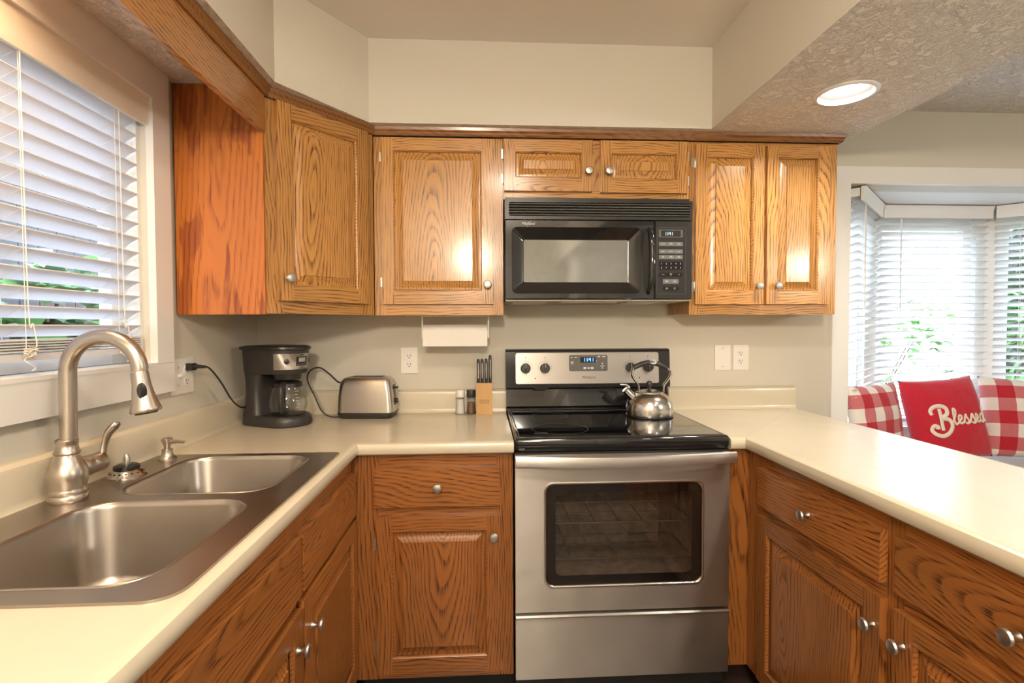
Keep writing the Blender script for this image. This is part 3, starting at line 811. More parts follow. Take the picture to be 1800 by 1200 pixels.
d = vplate(R4(X0, X1 - .001, .320, .866), [wo], 1.766, 1.801).build('oven_door', 'ss_z', r, world=True, smooth=False)
b = MB()
rings = []
for dd, y in ((-.0005, 1.768), (-.001, 1.7635), (.003, 1.762), (.0075, 1.7640), (.008, 1.770)):
    rings.append([(x, y, z) for x, z in inset(wo, dd)])
b.loft(rings, cap0=False, cap1=False).build('window_trim', 'ss_polish', d, world=True, ang=1.2)
MB().prism(inset(wo, .006), 'y', 1.7705, 1.7735).build('window_glass', 'oven_glass', d, world=True)
vplate(inset(wo, .006), [rrect(.248, .728, .442, .730, .02)], 1.7737, 1.775).build('window_border', 'black_gloss', d, world=True)
# bowed flat handle
rings = []
for k in range(17):
    u = k / 16; x = X0 - .001 + (X1 - X0 + .002) * u; y = 1.722 - .016 * math.sin(PI * u); z = .858 - .006 * math.sin(PI * u)
    rings.append([(x, y + dy, z + dz) for dy, dz in ((-.006, -.017), (-.0085, -.008), (-.0085, .008), (-.006, .017), (.004, .019), (.007, .012), (.007, -.012), (.004, -.019))])
h = MB().loft(rings); h.box(X0 + .006, X0 + .03, 1.730, 1.768, .848, .868); h.box(X1 - .03, X1 - .006, 1.730, 1.768, .848, .868)
h.build('handle', 'ss_x', d, world=True, ang=.8)
b = MB().prism([(1.766, .085), (1.803, .085), (1.803, .308), (1.770, .308), (1.757, .314), (1.752, .309), (1.757, .303), (1.766, .296)], 'x', X0, X1 - .001)
b.build('storage_drawer', 'ss_z', r, world=True, ang=.5)
for x in (X0 + .05, X1 - .05):
    for y in (1.85, 2.3): MB().lathe([(.018, 0), (.018, .026)], (x, y, 0), seg=14).build('foot', 'black', r, world=True)
# cooktop
CZ = .925
b = MB().loft([[(x, y, z) for x, y in rrect(X0 - .001 + i, X1 + .001 - i, 1.766 + i, 2.352, .012, 4)] for i, z in ((.014, .874), (.006, .876), (.002, .884), (0, .892), (0, .912), (.002, .919), (.006, .9225), (.012, CZ - .0012))])
c = b.build('cooktop', 'black_gloss', r, world=True, ang=.9)
MB().box(X0 + .018, X1 - .018, 1.785, 2.335, CZ - .0013, CZ).build('glass_surface', 'black_glass', c, world=True)
b = MB(); q = .0018
for x0, x1, y0, y1 in ((X0 + .0155, X0 + .0155 + q, 1.785, 2.338), (X1 - .0155 - q, X1 - .0155, 1.785, 2.338), (X0 + .0175, X1 - .0175, 2.3362, 2.338)): b.box(x0, x1, y0, y1, CZ - .0013, CZ + .0006)
b.build('glass_edge', 'grey', c, world=True)
for (x, y, rad) in ((.285, 1.925, .105), (.285, 2.205, .078), (.69, 2.20, .092), (.69, 1.925, .080)):
    b = MB().holed([(x + rad * math.cos(2 * PI * k / 48), y + rad * math.sin(2 * PI * k / 48)) for k in range(48)], [[(x + (rad - .0012) * math.cos(2 * PI * k / 48), y + (rad - .0012) * math.sin(2 * PI * k / 48)) for k in range(48)]], CZ + .00005, CZ + .0002)
    b.build('burner_ring', 'grey', c, world=True)
MB().box(X0 + .002, X1 - .002, 1.772, 1.80, .867, .8735).build('vent_slot', 'dark', r, world=True)
# backguard: lower recess and upper control box
GX0, GX1 = .1045, .846
b = MB().prism([(2.352, .885), (2.352, .934), (2.345, .945), (2.360, 1.020), (2.34, 1.028), (2.38, 1.028), (2.38, .885)], 'x', GX0, GX1); b.build('backguard', 'black_gloss', r, world=True, ang=.5)
b = MB().prism([(2.323, 1.030), (2.320, 1.040), (2.331, 1.192), (2.337, 1.200), (2.350, 1.203), (2.384, 1.203), (2.384, 1.030)], 'x', GX0 - .002, GX1 + .002)
b.bevel(.003, 2, .9)
cb = b.build('control_console', 'black', r, world=True, ang=.5)
SL = (2.331 - 2.320) / .152
def on(z): return 2.320 + (z - 1.040) * SL
tilt = math.atan(SL)
pf = rrect(.1445, .796, 1.048, 1.188, .010, 4)
MB().loft([[(x, on(z) - .0, z) for x, z in pf], [(x, on(z) - .0028, z) for x, z in pf], [(x, on(z) - .0040, z) for x, z in inset(pf, .0015)]]).build('control_panel', 'ss_x', cb, world=True, ang=.4)
df = rrect(.386, .561, 1.104, 1.177, .008, 4)
MB().loft([[(x, on(z) - .003, z) for x, z in df], [(x, on(z) - .0052, z) for x, z in df]]).build('display_bezel', 'grey', cb, world=True)
MB().loft([[(x, on(z) - .005, z) for x, z in R4(.436, .507, 1.143, 1.168)], [(x, on(z) - .0058, z) for x, z in R4(.436, .507, 1.143, 1.168)]]).build('clock_window', 'dark', cb, world=True)
b = MB(); seg7(b, '11:41', .449, 1.147, .0085, .0165, on(1.155) - .0062, .0021); b.build('clock_digits', 'blue_led', cb, world=True)
iv = WM[r].inverted()
def rt(s, name, h, mat, x, z, off=.0055, **k): return text(s, name, h, mat, cb, iv @ Vector((x, on(z) - off, z)), (PI / 2 - tilt, 0, 0), **k)
b = MB()
for x, z, w, hh in ((.398, 1.166, .008, .002), (.417, 1.166, .009, .002), (.400, 1.145, .011, .002), (.400, 1.138, .011, .0014), (.522, 1.169, .012, .002), (.544, 1.169, .014, .002), (.537, 1.138, .006, .003), (.537, 1.127, .018, .0014), (.537, 1.118, .005, .0025),
                    (.457, 1.118, .012, .0045), (.474, 1.118, .010, .003), (.490, 1.118, .013, .0045), (.437, 1.163, .004, .0014), (.437, 1.15, .004, .0014), (.5105, 1.15, .004, .0014)):
    b.box(x - w / 2, x + w / 2, on(z) - .0056, on(z) - .0050, z - hh, z + hh)
b.build('key_legends', 'mark', cb, world=True)['kind'] = 'stuff'
rt('Whirlpool', 'logo', .017, 'mark_d', .473, 1.076, .0042, sx=.85, shear=.15)
for x, z in ((.190, 1.119), (.277, 1.119), (.664, 1.120), (.746, 1.121)):
    k = MB().lathe([(.0225, 0), (.0225, .008), (.0205, .018), (.0185, .0195), (.002, .020)], (x, on(z) - .004, z), (0, -1, SL), 26); k.box(x - .0045, x + .0045, on(z) - .0285, on(z) - .018, z - .019, z + .019)
    kk = k.build('control_knob', 'char', cb, world=True, ang=.6)
    MB().box(x - .0008, x + .0008, on(z) - .0289, on(z) - .0283, z + .004, z + .019).build('pointer', 'mark', kk, world=True)
    b = MB().holed([(x + .0305 * math.cos(2 * PI * q / 40), z + .0305 * math.sin(2 * PI * q / 40)) for q in range(40)], [[(x + .0298 * math.cos(2 * PI * q / 40), z + .0298 * math.sin(2 * PI * q / 40)) for q in range(40)]], -.0002, .0002)
    b.xform(Matrix.Translation((0, on(z) - .0043, 0)) @ TR); b.build('dial_ring', 'mark_d', cb, world=True)
    b = MB()
    b.box(x - .003, x + .003, on(z + .036) - .0044, on(z + .036) - .0038, z + .035, z + .0362); b.box(x - .002, x + .002, on(z + .05) - .0044, on(z + .05) - .0038, z + .044, z + .050)
    b.build('dial_mark', 'btn', cb, world=True)
for x in (.233, .706):
    MB().lathe([(.0028, 0), (.0028, .001)], (x, on(1.073) - .004, 1.073), (0, -1, 0), 12).build('indicator_lamp', 'dark', cb, world=True)
MB().prism([(.225, 1.0301), (.295, 1.0301), (.285, 1.022), (.235, 1.022)], 'y', 2.331, 2.345).build('vent_tab', 'black', r, world=True)

# ================================================================== MICROWAVE
m = thing('microwave', 'black over-the-range microwave hung under the small oak cabinet', 'microwave', (.467, 2.25, 1.41))
MX0, MX1, MY = .0890, .8455, 2.070
MB().box(MX0 + .002, MX1 - .002, 2.1005, 2.404, 1.412, 1.822).build('body', 'black', m, world=True)
# vent grille
b = vplate(R4(MX0, MX1, 1.7295, 1.806), [rrect(MX0 + .016, MX1 - .012, 1.742, 1.797, .006, 3)], 2.071, 2.1003); b.bevel(.002, 1)
g = b.build('vent_grille', 'black', m, world=True, ang=.5)
MB().box(MX0 + .014, MX1 - .010, 2.088, 2.0995, 1.741, 1.798).build('grille_back', 'dark', g, world=True)
for k in range(5):
    z = 1.7455 + .0108 * k
    MB().prism([(2.073, z + .001), (2.072, z + .004), (2.074, z + .0048), (2.087, z + .0012), (2.087, z)], 'x', MX0 + .0165, MX1 - .0125)  .build('louver', 'grey', g, world=True)  # grey in place of black stands in for highlights along the louvers
# door with dished window surround
b = MB()
dz0, dz1, dx1 = 1.4135, 1.7275, .6905
def rr(x0, x1, z0, z1, y, rad): return [(x, y, z) for x, z in rrect(x0, x1, z0, z1, rad, 5)]
b.loft([rr(MX0, dx1, dz0, dz1, 2.099, .003), rr(MX0, dx1, dz0, dz1, 2.074, .003), rr(MX0 + .003, dx1 - .003, dz0 + .003, dz1 - .003, MY, .004),
        rr(.116, .634, 1.436, 1.699, MY, .020), rr(.120, .630, 1.440, 1.695, MY + .003, .018), rr(.160, .592, 1.478, 1.656, MY + .018, .010), rr(.164, .588, 1.482, 1.652, MY + .020, .006)])
d = b.build('door', 'black_gloss', m, world=True, ang=.5)
MB().prism(rrect(.1645, .5875, 1.4825, 1.6515, .005, 4), 'y', MY + .0192, MY + .0197).build('window_pane', 'mw_glass', d, world=True)
MB().tube([(.664, MY + .004, 1.698), (.666, MY - .010, 1.688), (.671, MY - .024, 1.650), (.673, MY - .029, 1.566), (.671, MY - .024, 1.482), (.666, MY - .010, 1.444), (.664, MY + .004, 1.434)], [.004, .008, .012, .014, .012, .008, .004], 14, smooth=6, flat=.75, up=(0, 1, 0)).build('handle', 'black_gloss', d, world=True)
MB().prism([(.655 + .013 * math.cos(a), 1.566 + .128 * math.sin(a)) for a in [2 * PI * k / 28 for k in range(28)]], 'y', MY - .0006, MY).build('grip_recess', 'dark', d, world=True)
iv = WM[m].inverted()
text('Whirlpool', 'logo', .0155, 'mark', d, iv @ Vector((.1815, MY - .0006, 1.7125)), sx=.8, shear=.2)
lg = MB().tube([(.176 + .013 * math.cos(a) * .62 + .012 * math.sin(a) * .5 + .008, MY - .0005, 1.711 + .0095 * math.sin(a)) for a in [2 * PI * k / 20 for k in range(17)]], .0004, 4); lg.build('logo_swirl', 'mark', d, world=True)
b = MB(); b.loft([rr(.6915, MX1, dz0, dz1, 2.099, .003), rr(.6915, MX1, dz0, dz1, 2.074, .003), rr(.6945, MX1 - .003, dz0 + .003, dz1 - .003, MY, .003)])
cp = b.build('control_panel', 'black', m, world=True, ang=.5)
def btn(x0, x1, z0, z1, mat='btn', name='button', t=.0010, par=None): return MB().box(x0, x1, MY - t, MY - .00005, z0, z1).build(name, mat, par or cp, world=True)
vplate(rrect(.700, .818, 1.434, 1.700, .006, 3), [rrect(.7006, .8174, 1.4346, 1.6994, .0056, 3)], MY - .0004, MY).build('panel_outline', 'btn', cp, world=True)
btn(.707, .805, 1.661, 1.692, 'grey', 'display_frame')
btn(.716, .796, 1.664, 1.689, 'dark', 'display_window', .0014)
b = MB(); seg7(b, '11:41', .731, 1.669, .0055, .013, MY - .0015, .0016); b.build('clock_digits', 'mw_led', cp, world=True)
XS = (.7075, .7405, .7735, .8055)
rows = [(1.627, 1.643, ('POPCORN', 'BAKED POTATO', 'PIZZA')), (1.597, 1.613, ('REHEAT', 'DEFROST', 'COOK')), (1.575, 1.590, ('COOK TIME', 'COOK POWER', 'ADD MINUTE'))]
for z0, z1, ws in rows:
    for i in range(3):
        q = btn(XS[i] + .0004, XS[i + 1] - .0006, z0, z1)
        text(ws[i].replace(' ', '\n'), 'legend', .0042, 'mark', q, iv @ Vector(((XS[i] + XS[i + 1]) / 2, MY - .0012, (z0 + z1) / 2 + (.0006 if ' ' in ws[i] else 0))), sx=.85)
for j, row in enumerate(('12345', '67890')):
    for i, ch in enumerate(row):
        x = .7085 + .0195 * i; z = 1.556 - .0165 * j
        q = btn(x + .0006, x + .0187, z - .0075, z + .0075, 'black_gloss')
        text(ch, 'legend', .0085, 'mark', q, iv @ Vector((x + .0097, MY - .0012, z)))
for i, w in enumerate(('CLOCK', 'TIMER\nSET', 'TEMP')):
    q = btn(XS[i] + .0004, XS[i + 1] - .0006, 1.505, 1.519, 'black_gloss'); text(w, 'legend', .0042, 'mark', q, iv @ Vector(((XS[i] + XS[i + 1]) / 2, MY - .0012, 1.5125)), sx=.85)
for i, w in enumerate(('START\nENTER', 'OFF\nCANCEL')):
    q = btn(.7245 + .0325 * i, .7560 + .0325 * i, 1.476, 1.494); text(w, 'legend', .0048, 'mark', q, iv @ Vector((.740 + .0325 * i, MY - .0012, 1.4855)), sx=.85)
for i, w in enumerate(('LIGHT\nON/OFF', 'VENT\nHI/LO')):
    q = btn(.7245 + .0325 * i, .7560 + .0325 * i, 1.449, 1.464, 'black_gloss'); text(w, 'legend', .0042, 'mark', q, iv @ Vector((.740 + .0325 * i, MY - .0012, 1.4567)), sx=.85)
MB().box(MX0 + .003, MX1 - .003, 2.075, 2.402, 1.4065, 1.4115).build('underside', 'under', m, world=True)
for x0, x1 in ((.125, .265), (.60, .74)): MB().box(x0, x1, 2.15, 2.34, 1.4035, 1.4064).build('grease_filter', 'ss_x', m, world=True)
MB().box(.32, .55, 2.11, 2.17, 1.4035, 1.4064).build('lamp_cover', 'plastic_w', m, world=True)

# ================================================================== SMALL THINGS
# kettle
k = thing('kettle', 'polished steel whistling kettle standing on the black cooktop', 'kettle', (.704, 2.172, CZ))
MB().lathe([(.060, 0), (.094, .001), (.097, .004), (.098, .012), (.0985, .034), (.095, .056), (.086, .076), (.072, .090), (.058, .098), (.052, .1005)], seg=48).build('body', 'ss_polish', k, ang=.9)
MB().lathe([(.060, 0), (.0945, 0), (.0985, .0022), (.0985, .005), (.0965, .006)], seg=48).build('base_ring', 'black', k)
l = MB().lathe([(.056, .0985), (.0555, .1025), (.045, .107), (.025, .1115), (.008, .113), (.002, .1132)], seg=40).build('lid', 'ss_polish', k, ang=.9)
MB().lathe([(.006, .112), (.0065, .121), (.0085, .123), (.0125, .130), (.0135, .137), (.0115, .144), (.006, .148), (.001, .1485)], seg=24).build('lid_knob', 'char', l)
sp = MB().tube([(-.062, -.006, .070), (-.082, -.008, .088), (-.104, -.010, .110)], [.022, .018, .0165], 18).build('spout', 'ss_polish', k)
MB().lathe([(.0155, 0), (.0158, .008), (.013, .010)], (-.102, -.010, .108), (-.7, -.05, .72), 18).build('spout_cap', 'ss_polish', sp)
MB().tube([(-.088, -.010, .122), (-.100, -.010, .132), (-.128, -.012, .136)], [.006, .0055, .0035], 8).build('whistle_lever', 'ss_polish', sp)
hn = MB()
g = []
for a in range(0, 11):
    u = a / 10; g.append((-.066 + .146 * u - .004, 0, .196 + .030 * math.sin(PI * (.08 + .86 * u))))
hg = MB().tube(g, [.0115] + [.0138] * 9 + [.0105], 14, smooth=3, flat=.8).build('handle_grip', 'char', k)
MB().lathe([(.0, 0), (.013, .0002), (.013, .001), (.0, .0012)], (.012, -.0100, .2300), (0, -1, .75), 18, sx=1.2).build('grip_inset', 'lcd', hg)
for s in (-1, 1):
    x = .008
    top = g[0] if s < 0 else g[-1]
    MB().tube([top, (x + s * .083, 0, .185), (x + s * .080, 0, .168), (x + s * .066, 0, .146), (x + s * .054, 0, .128), (x + s * .053, 0, .098)], [.0095, .010, .0095, .0085, .007, .006], 10, smooth=4, flat=.6).build('handle_bracket', 'ss_polish', k)

# coffee maker
q = thing('coffee_maker', 'dark drip coffee maker with glass carafe in the back corner of the worktop', 'coffee maker', (-.822, 2.165, CT), math.radians(-27))
def plan(x0, x1, w, rf=.9, rb=.4, n=10):
    rr_ = w * rb; xc = x1 - w
    out = [(xc + w * math.cos(-PI / 2 + PI * k / (2 * n)), w * math.sin(-PI / 2 + PI * k / (2 * n))) for k in range(2 * n + 1)]
    out += [(x0 + rr_ + rr_ * math.cos(PI / 2 + PI / 2 * k / n), w - rr_ + rr_ * math.sin(PI / 2 + PI / 2 * k / n)) for k in range(n + 1)]
    out += [(x0 + rr_ + rr_ * math.cos(PI + PI / 2 * k / n), -w + rr_ + rr_ * math.sin(PI + PI / 2 * k / n)) for k in range(n + 1)]
    return out
def stack(levels, name, mat, par, n=10, rb=.4, ang=.6):
    return MB().loft([[(x, y, z) for x, y in plan(x0, x1, w, .95, rb, n)] for x0, x1, w, z in levels]).build(name, mat, par, ang=ang)
bs = stack([(-.126, .126, .090, 0), (-.130, .131, .0945, .006), (-.130, .131, .0945, .020), (-.126, .128, .092, .034), (-.118, .120, .085, .042)], 'base', 'char', q)
MB().lathe([(.064, .0415), (.066, .0445), (.060, .045)], (.040, 0, 0), seg=32).build('warming_plate', 'black', bs)
MB().loft([[(x, y, z) for x, y in rrect(x0, x1, -w, w, .034, 8)] for x0, x1, w, z in ((-.128, -.028, .092, .036), (-.121, -.034, .0875, .08), (-.1165, -.040, .0845, .13), (-.118, -.036, .085, .18), (-.121, -.026, .086, .209))]).build('water_tank', 'char', q, ang=.8)
hd = stack([(-.122, .108, .086, .208), (-.123, .112, .0885, .216), (-.125, .116, .0905, .26), (-.128, .119, .093, .302)], 'brew_head', 'char', q)
stack([(-.134, .124, .098, .3025), (-.137, .127, .101, .307), (-.136, .126, .100, .314), (-.120, .110, .086, .3185), (-.11, .10, .08, .3165)], 'lid', 'black', q)
MB().lathe([(.050, .184), (.056, .2075)], (.040, 0, 0), seg=28).build('filter_basket', 'black', hd)
def hs(a, z, off): # point on the head's front curve
    u = (z - .216) / .086; w = .0885 + .0045 * u; xc = .112 + .007 * u - w
    return (xc + (w + off) * math.cos(a), (w + off) * math.sin(a), z)
def patch(a0, a1, z0, z1, o0, o1, n=16):
    b = MB(); A = [a0 + (a1 - a0) * i / n for i in range(n + 1)]
    ring = lambda o: [hs(a, z0, o) for a in A] + [hs(a, z1, o) for a in A[::-1]]
    R0 = [[b.v(hs(a, z, o)) for a in A] for o, z in ((o1, z0), (o1, z1), (o0, z1), (o0, z0))]
    for i in range(4):
        j = (i + 1) % 4
        for k2 in range(n): b.face([R0[i][k2], R0[i][k2 + 1], R0[j][k2 + 1], R0[j][k2]])
    b.face([R0[i][0] for i in range(4)]); b.face([R0[i][-1] for i in range(4)][::-1])
    return b
D2 = math.radians
patch(D2(-68), D2(62), .226, .288, -.004, .0012).build('steel_panel', 'ss_z', hd)
patch(D2(-15), D2(19), .240, .276, .0010, .0022).build('display_bezel', 'black', hd)
patch(D2(-9), D2(12), .255, .272, .0020, .0027).build('lcd_screen', 'lcd', hd)
for a in (-38, 42):
    p = hs(D2(a), .258, .0008); MB().lathe([(.0105, 0), (.0105, .0022), (.009, .003), (.001, .003)], p, (math.cos(D2(a)), math.sin(D2(a)), 0), 20).build('button', 'char', hd)
for a in (-9, 2, 13): patch(D2(a - 4), D2(a + 4), .2435, .2485, .0020, .0030, 4).build('button', 'grey', hd)
patch(D2(-6), D2(9), .2805, .2845, .0010, .0014, 5).build('maker_mark', 'mark_d', hd)
cf = thing('coffee_carafe', 'glass coffee carafe with black handle on the coffee maker plate', 'carafe', (q.location.x + .040 * math.cos(D2(-27)), q.location.y + .040 * math.sin(D2(-27)), CT + .0455), D2(-27))
pr = [(.055, 0), (.062, .002), (.068, .010), (.0735, .032), (.0725, .055), (.066, .082), (.057, .106), (.053, .118)]
b = MB().lathe(pr + [(r - .0022, z) for r, z in pr[::-1][:-1]] + [(.054, .003)], seg=40); b.build('glass_jug', 'glass', cf, ang=1.0)
MB().lathe([(.0545, .108), (.0575, .108), (.056, .119), (.056, .124), (.040, .132), (.002, .133)], seg=36).build('collar_lid', 'black', cf)
a = D2(-58); ca, sa = math.cos(a), math.sin(a)
MB().tube([(.050 * ca, .050 * sa, .121), (.078 * ca, .078 * sa, .120), (.094 * ca, .094 * sa, .104), (.096 * ca, .096 * sa, .065), (.091 * ca, .091 * sa, .030), (.088 * ca, .088 * sa, .016)], [.010, .0105, .011, .0105, .0095, .006], 12, smooth=4, flat=1.15).build('handle', 'char', cf)
b = MB()
for i in range(6):
    a = D2(-10); z = .030 + .0125 * i; r_ = .0745 - max(0, (z - .045)) * .23; b.box(r_ - .0006, r_ + .0002, -.009, .003 + .004 * (i % 2), z, z + .0012)
b.xform(Matrix.Rotation(D2(-12), 4, 'Z')).build('level_marks', 'mark', cf)
iv = WM[q].inverted()
W3 = lambda *p: iv @ Vector(p)
cd = MB().tube([W3(-1.000, 1.842, 1.172), W3(-.975, 1.850, 1.172), W3(-.955, 1.875, 1.165), W3(-.945, 1.935, 1.110), W3(-.945, 2.02, 1.030), W3(-.948, 2.10, .992), W3(-.945, 2.165, .992), W3(-.925, 2.20, 1.0)], .0032, 8, smooth=6).build('power_cord', 'black', q)
b = MB(); b.box(-1.0075, -.985, 1.829, 1.855, 1.160, 1.184); b.bevel(.003); b.tube([(-.99, 1.843, 1.172), (-.975, 1.849, 1.172), (-.962, 1.866, 1.169)], [.009, .007, .0045], 10)
b.build('plug', 'black', cd, world=True)

# toaster
t = thing('toaster', 'brushed steel two-slice toaster with black base beside the coffee maker', 'toaster', (-.500, 2.305, CT), D2(-4))
def rr3(hx, hy, z, r, dx=0): return [(x + dx, y, z) for x, y in rrect(-hx, hx, -hy, hy, r, 6)]
MB().loft([rr3(.104, .052, .0, .02), rr3(.112, .060, .004, .022), rr3(.121, .066, .020, .024), rr3(.121, .066, .026, .024), rr3(.115, .062, .028, .02)]).build('base', 'char', t)
sh = MB().loft([rr3(.1185, .0645, .0262, .022), rr3(.1185, .0645, .05, .022), rr3(.116, .064, .10, .022), rr3(.1115, .061, .140, .024), rr3(.106, .056, .160, .026), rr3(.097, .047, .172, .026), rr3(.080, .032, .1762, .02), rr3(.06, .02, .1765, .012)]).build('shell', 'ss_x', t, ang=.7)
for y in (-.017, .017): MB().box(-.068, .068, y - .0085, y + .0085, .1768, .1775).build('bread_slot', 'dark', sh)
b = MB().prism([(-.020, .055), (.020, .055), (.017, .142), (-.017, .142)], 'x', 0, .003); b.xform(Matrix.Translation((.1205, 0, 0)) @ Matrix.Shear('XZ', 4, (0, 0)) if False else Matrix.Translation((.1235, 0, 0)) @ Matrix.Rotation(D2(-5.5), 4, 'Y'))
pn = b.build('control_slot', 'black', t)
MB().box(.112, .130, -.012, .012, .124, .132).bevel(.002).build('lever', 'black', pn)
MB().lathe([(.010, 0), (.009, .010), (.002, .011)], (.120, 0, .072), (1, 0, .05), 18).build('browning_dial', 'black', pn)
iv2 = WM[t].inverted(); T3 = lambda *p: iv2 @ Vector(p)
MB().tube([T3(-.617, 2.36, 1.055), T3(-.640, 2.34, 1.065), T3(-.675, 2.335, 1.10), T3(-.715, 2.33, 1.128), T3(-.748, 2.31, 1.118), T3(-.752, 2.28, 1.08), T3(-.715, 2.26, 1.01), T3(-.685, 2.25, .952), T3(-.650, 2.255, .925), T3(-.590, 2.29, .919), T3(-.56, 2.36, .9185)], .0032, 8, smooth=6).build('power_cord', 'black', t)

# salt, pepper
def shaker(name, label, x, y, fill, cap):
    s = thing(name, label, 'shaker', (x, y, CT), 0, 'salt and pepper shakers')
    pr = [(.0215, 0), (.0225, .003), (.0215, .018), (.0185, .045), (.0185, .074), (.0175, .076)]
    MB().lathe(pr + [(r - .0016, z) for r, z in pr[::-1][:-1]] + [(.019, .003)], seg=28).build('glass_jar', 'glass', s, ang=1.0)
    MB().lathe([(.019, .0035), (.0196, .018), (.0168, .044), (.0168, .066 if fill == 'salt' else .052), (.002, .067 if fill == 'salt' else .054)], seg=24).build('contents', fill, s)
    MB().lathe([(.0195, .076), (.0205, .078), (.0205, .104), (.0190, .108), (.002, .109)], seg=28).build('cap', cap, s, ang=.6)
shaker('salt_shaker', 'clear salt shaker with white cap, left of the pepper', -.103, 2.350, 'salt', 'plastic_w')
shaker('pepper_shaker', 'clear pepper shaker with black cap, between the salt and the knife block', -.054, 2.348, 'pepper', 'black')
# knife block and knives
kb = thing('knife_block', 'pale wooden knife block next to the pepper shaker', 'knife block', (.0055, 2.355, CT))
b = MB().box(-.0355, .0355, -.033, .027, 0, .140); b.bevel(.002)
b.build('wood_block', 'block', kb)
vplate(rrect(-.021, .021, .050, .065, .006, 5), [rrect(-.0198, .0198, .0512, .0638, .0055, 5)], -.0334, -.0330).build('badge_outline', 'mark_d', kb)
text('FARBERWARE', 'badge_text', .0058, 'mark_d', kb, (0, -.0333, .0575), sx=.85)
for i, (x, h, lab) in enumerate(((-.0265, .107, 'black handled knife at the left edge of the knife block'), (-.0095, .107, 'black handled knife, second from the left in the block'), (.0085, .108, 'black handled knife beside the tallest one in the block'), (.0265, .124, 'tallest black handled knife at the right edge of the block'))):
    kn = thing('kitchen_knife', lab, 'knife', (.0055 + x, 2.345, CT + .1405), 0, 'black knives in the wooden block')
    MB().loft([[(a, y, z) for a, y in rrect(-w, w, -d, d, min(w, d) * .9, 4)] for w, d, z in ((.0062, .009, 0), (.0070, .0105, .02), (.0060, .0095, .05), (.0068, .011, h - .015), (.0058, .009, h - .004), (.003, .006, h))]).build('handle', 'black', kn)
    b = MB()
    for z in (.022, .052, h - .03): b.lathe([(.0018, 0), (.0018, .0124)], (-.0062, -.003, z), (1, 0, 0), 8) if False else b.lathe([(.0017, 0), (.0017, .0008)], (0, -.0112 if z != .052 else -.0099, z), (0, 1, 0), 8)
    b.bm.free(); b = MB().box(-.0009, .0009, -.0113, -.0085, .02, h - .02); b.build('tang', 'ss_z', kn)

# paper towels
hz = thing('paper_towel_holder', 'white paper towel holder screwed under the oak cabinet', 'towel holder', (-.118, 2.28, UB))
MB().box(-.150, .150, -.022, .022, -.0035, .0).build('mount_plate', 'plastic_w', hz)
for s in (-1, 1):
    MB().box(s * .1425 - .0025, s * .1425 + .0025, -.011, .011, -.098, -.0036).bevel(.0015).build('arm', 'plastic_w', hz)
    MB().lathe([(.017, 0), (.016, .006), (.002, .0065)], (s * .1395, 0, -.079), (-s, 0, 0), 18).build('end_plug', 'plastic_w', hz)
tr = thing('paper_towel_roll', 'white paper towel roll hanging in the holder under the cabinet', 'paper towel', (-.118, 2.28, UB - .079))
b = MB().lathe([(.018, -.1375), (.0405, -.1375), (.0410, -.134), (.0410, .134), (.0405, .1375), (.018, .1375)], (0, 0, 0), (1, 0, 0), 40, cap0=False, cap1=False)
b.lathe([(.018, -.137), (.018, .137)], (0, 0, 0), (1, 0, 0), 24, cap0=False, cap1=False)
b.build('roll', 'towel', tr, ang=.7)
MB().loft([[(x, y, z) for y, z in ((-.0412, 0), (-.0414, -.03), (-.0405, -.052), (-.0399, -.052), (-.0406, -.03), (-.0404, 0))] for x in (-.1370, .1370)]).build('loose_sheet', 'towel', tr)

# ------------------------------------------------------------------ wall plates (local: x right, z up, front towards -y)
def plate(name, label, w, h, loc, rot, kind):
    o = thing(name, label, 'outlet' if kind != 'blank' else 'wall plate', loc, rot)
    MB().box(-w / 2, w / 2, -.006, 0, -h / 2, h / 2).bevel(.0025).build('cover_plate', 'plastic_w', o)
    def recept(x, z):
        out = [(x + px, z + pz) for px, pz in rrect(-.0165, .0165, -.0135, .0135, .011, 5)]
        rc = vplate(out, [], -.0075, -.0055).build('receptacle', 'white', o)
        b = MB(); b.box(x - .0075, x - .0052, -.0078, -.0074, z - .001, z + .008); rcs = b.build('slot', 'dark', rc)
        MB().box(x + .0052, x + .0073, -.0078, -.0074, z, z + .0075).build('slot', 'dark', rc)
        MB().lathe([(.0026, 0), (.0026, .0004)], (x, -.0074, z - .007), (0, -1, 0), 12).build('slot', 'dark', rc)
    if kind == 'duplex':
        recept(0, .0195); recept(0, -.0195)
    elif kind == 'combo':
        recept(.023, .0195); recept(.023, -.0195)
        b = MB().box(-.0285, -.0175, -.018, -.006, -.004, .006); b.xform(Matrix.Rotation(-.25, 4, 'X')).build('toggle', 'white', o)
        for z in (-.030, .030): MB().lathe([(.003, 0), (.0025, .001)], (-.023, -.006, z), (0, -1, 0), 12).build('screw', 'knob', o)
    else:
        for z in (-.042, .042): MB().lathe([(.0032, 0), (.0028, .001)], (0, -.006, z), (0, -1, 0), 12).build('screw', 'knob', o)
    return o
W0 = WY - .0005
plate('electrical_outlet', 'white duplex outlet on the back wall between toaster and paper towels', .075, .118, (-.336, W0, 1.152), 0, 'duplex')
plate('blank_wall_plate', 'white blank wall plate right of the range, with two screws', .075, .118, (1.131, W0, 1.156), 0, 'blank')
plate('electrical_outlet', 'white duplex outlet on the back wall right of the blank plate', .075, .118, (1.219, W0, 1.156), 0, 'duplex')
plate('switch_outlet_plate', 'white double plate with switch and plugged outlet on the left wall', .128, .118, (LW + .0005, 1.812, 1.143), PI / 2, 'combo')

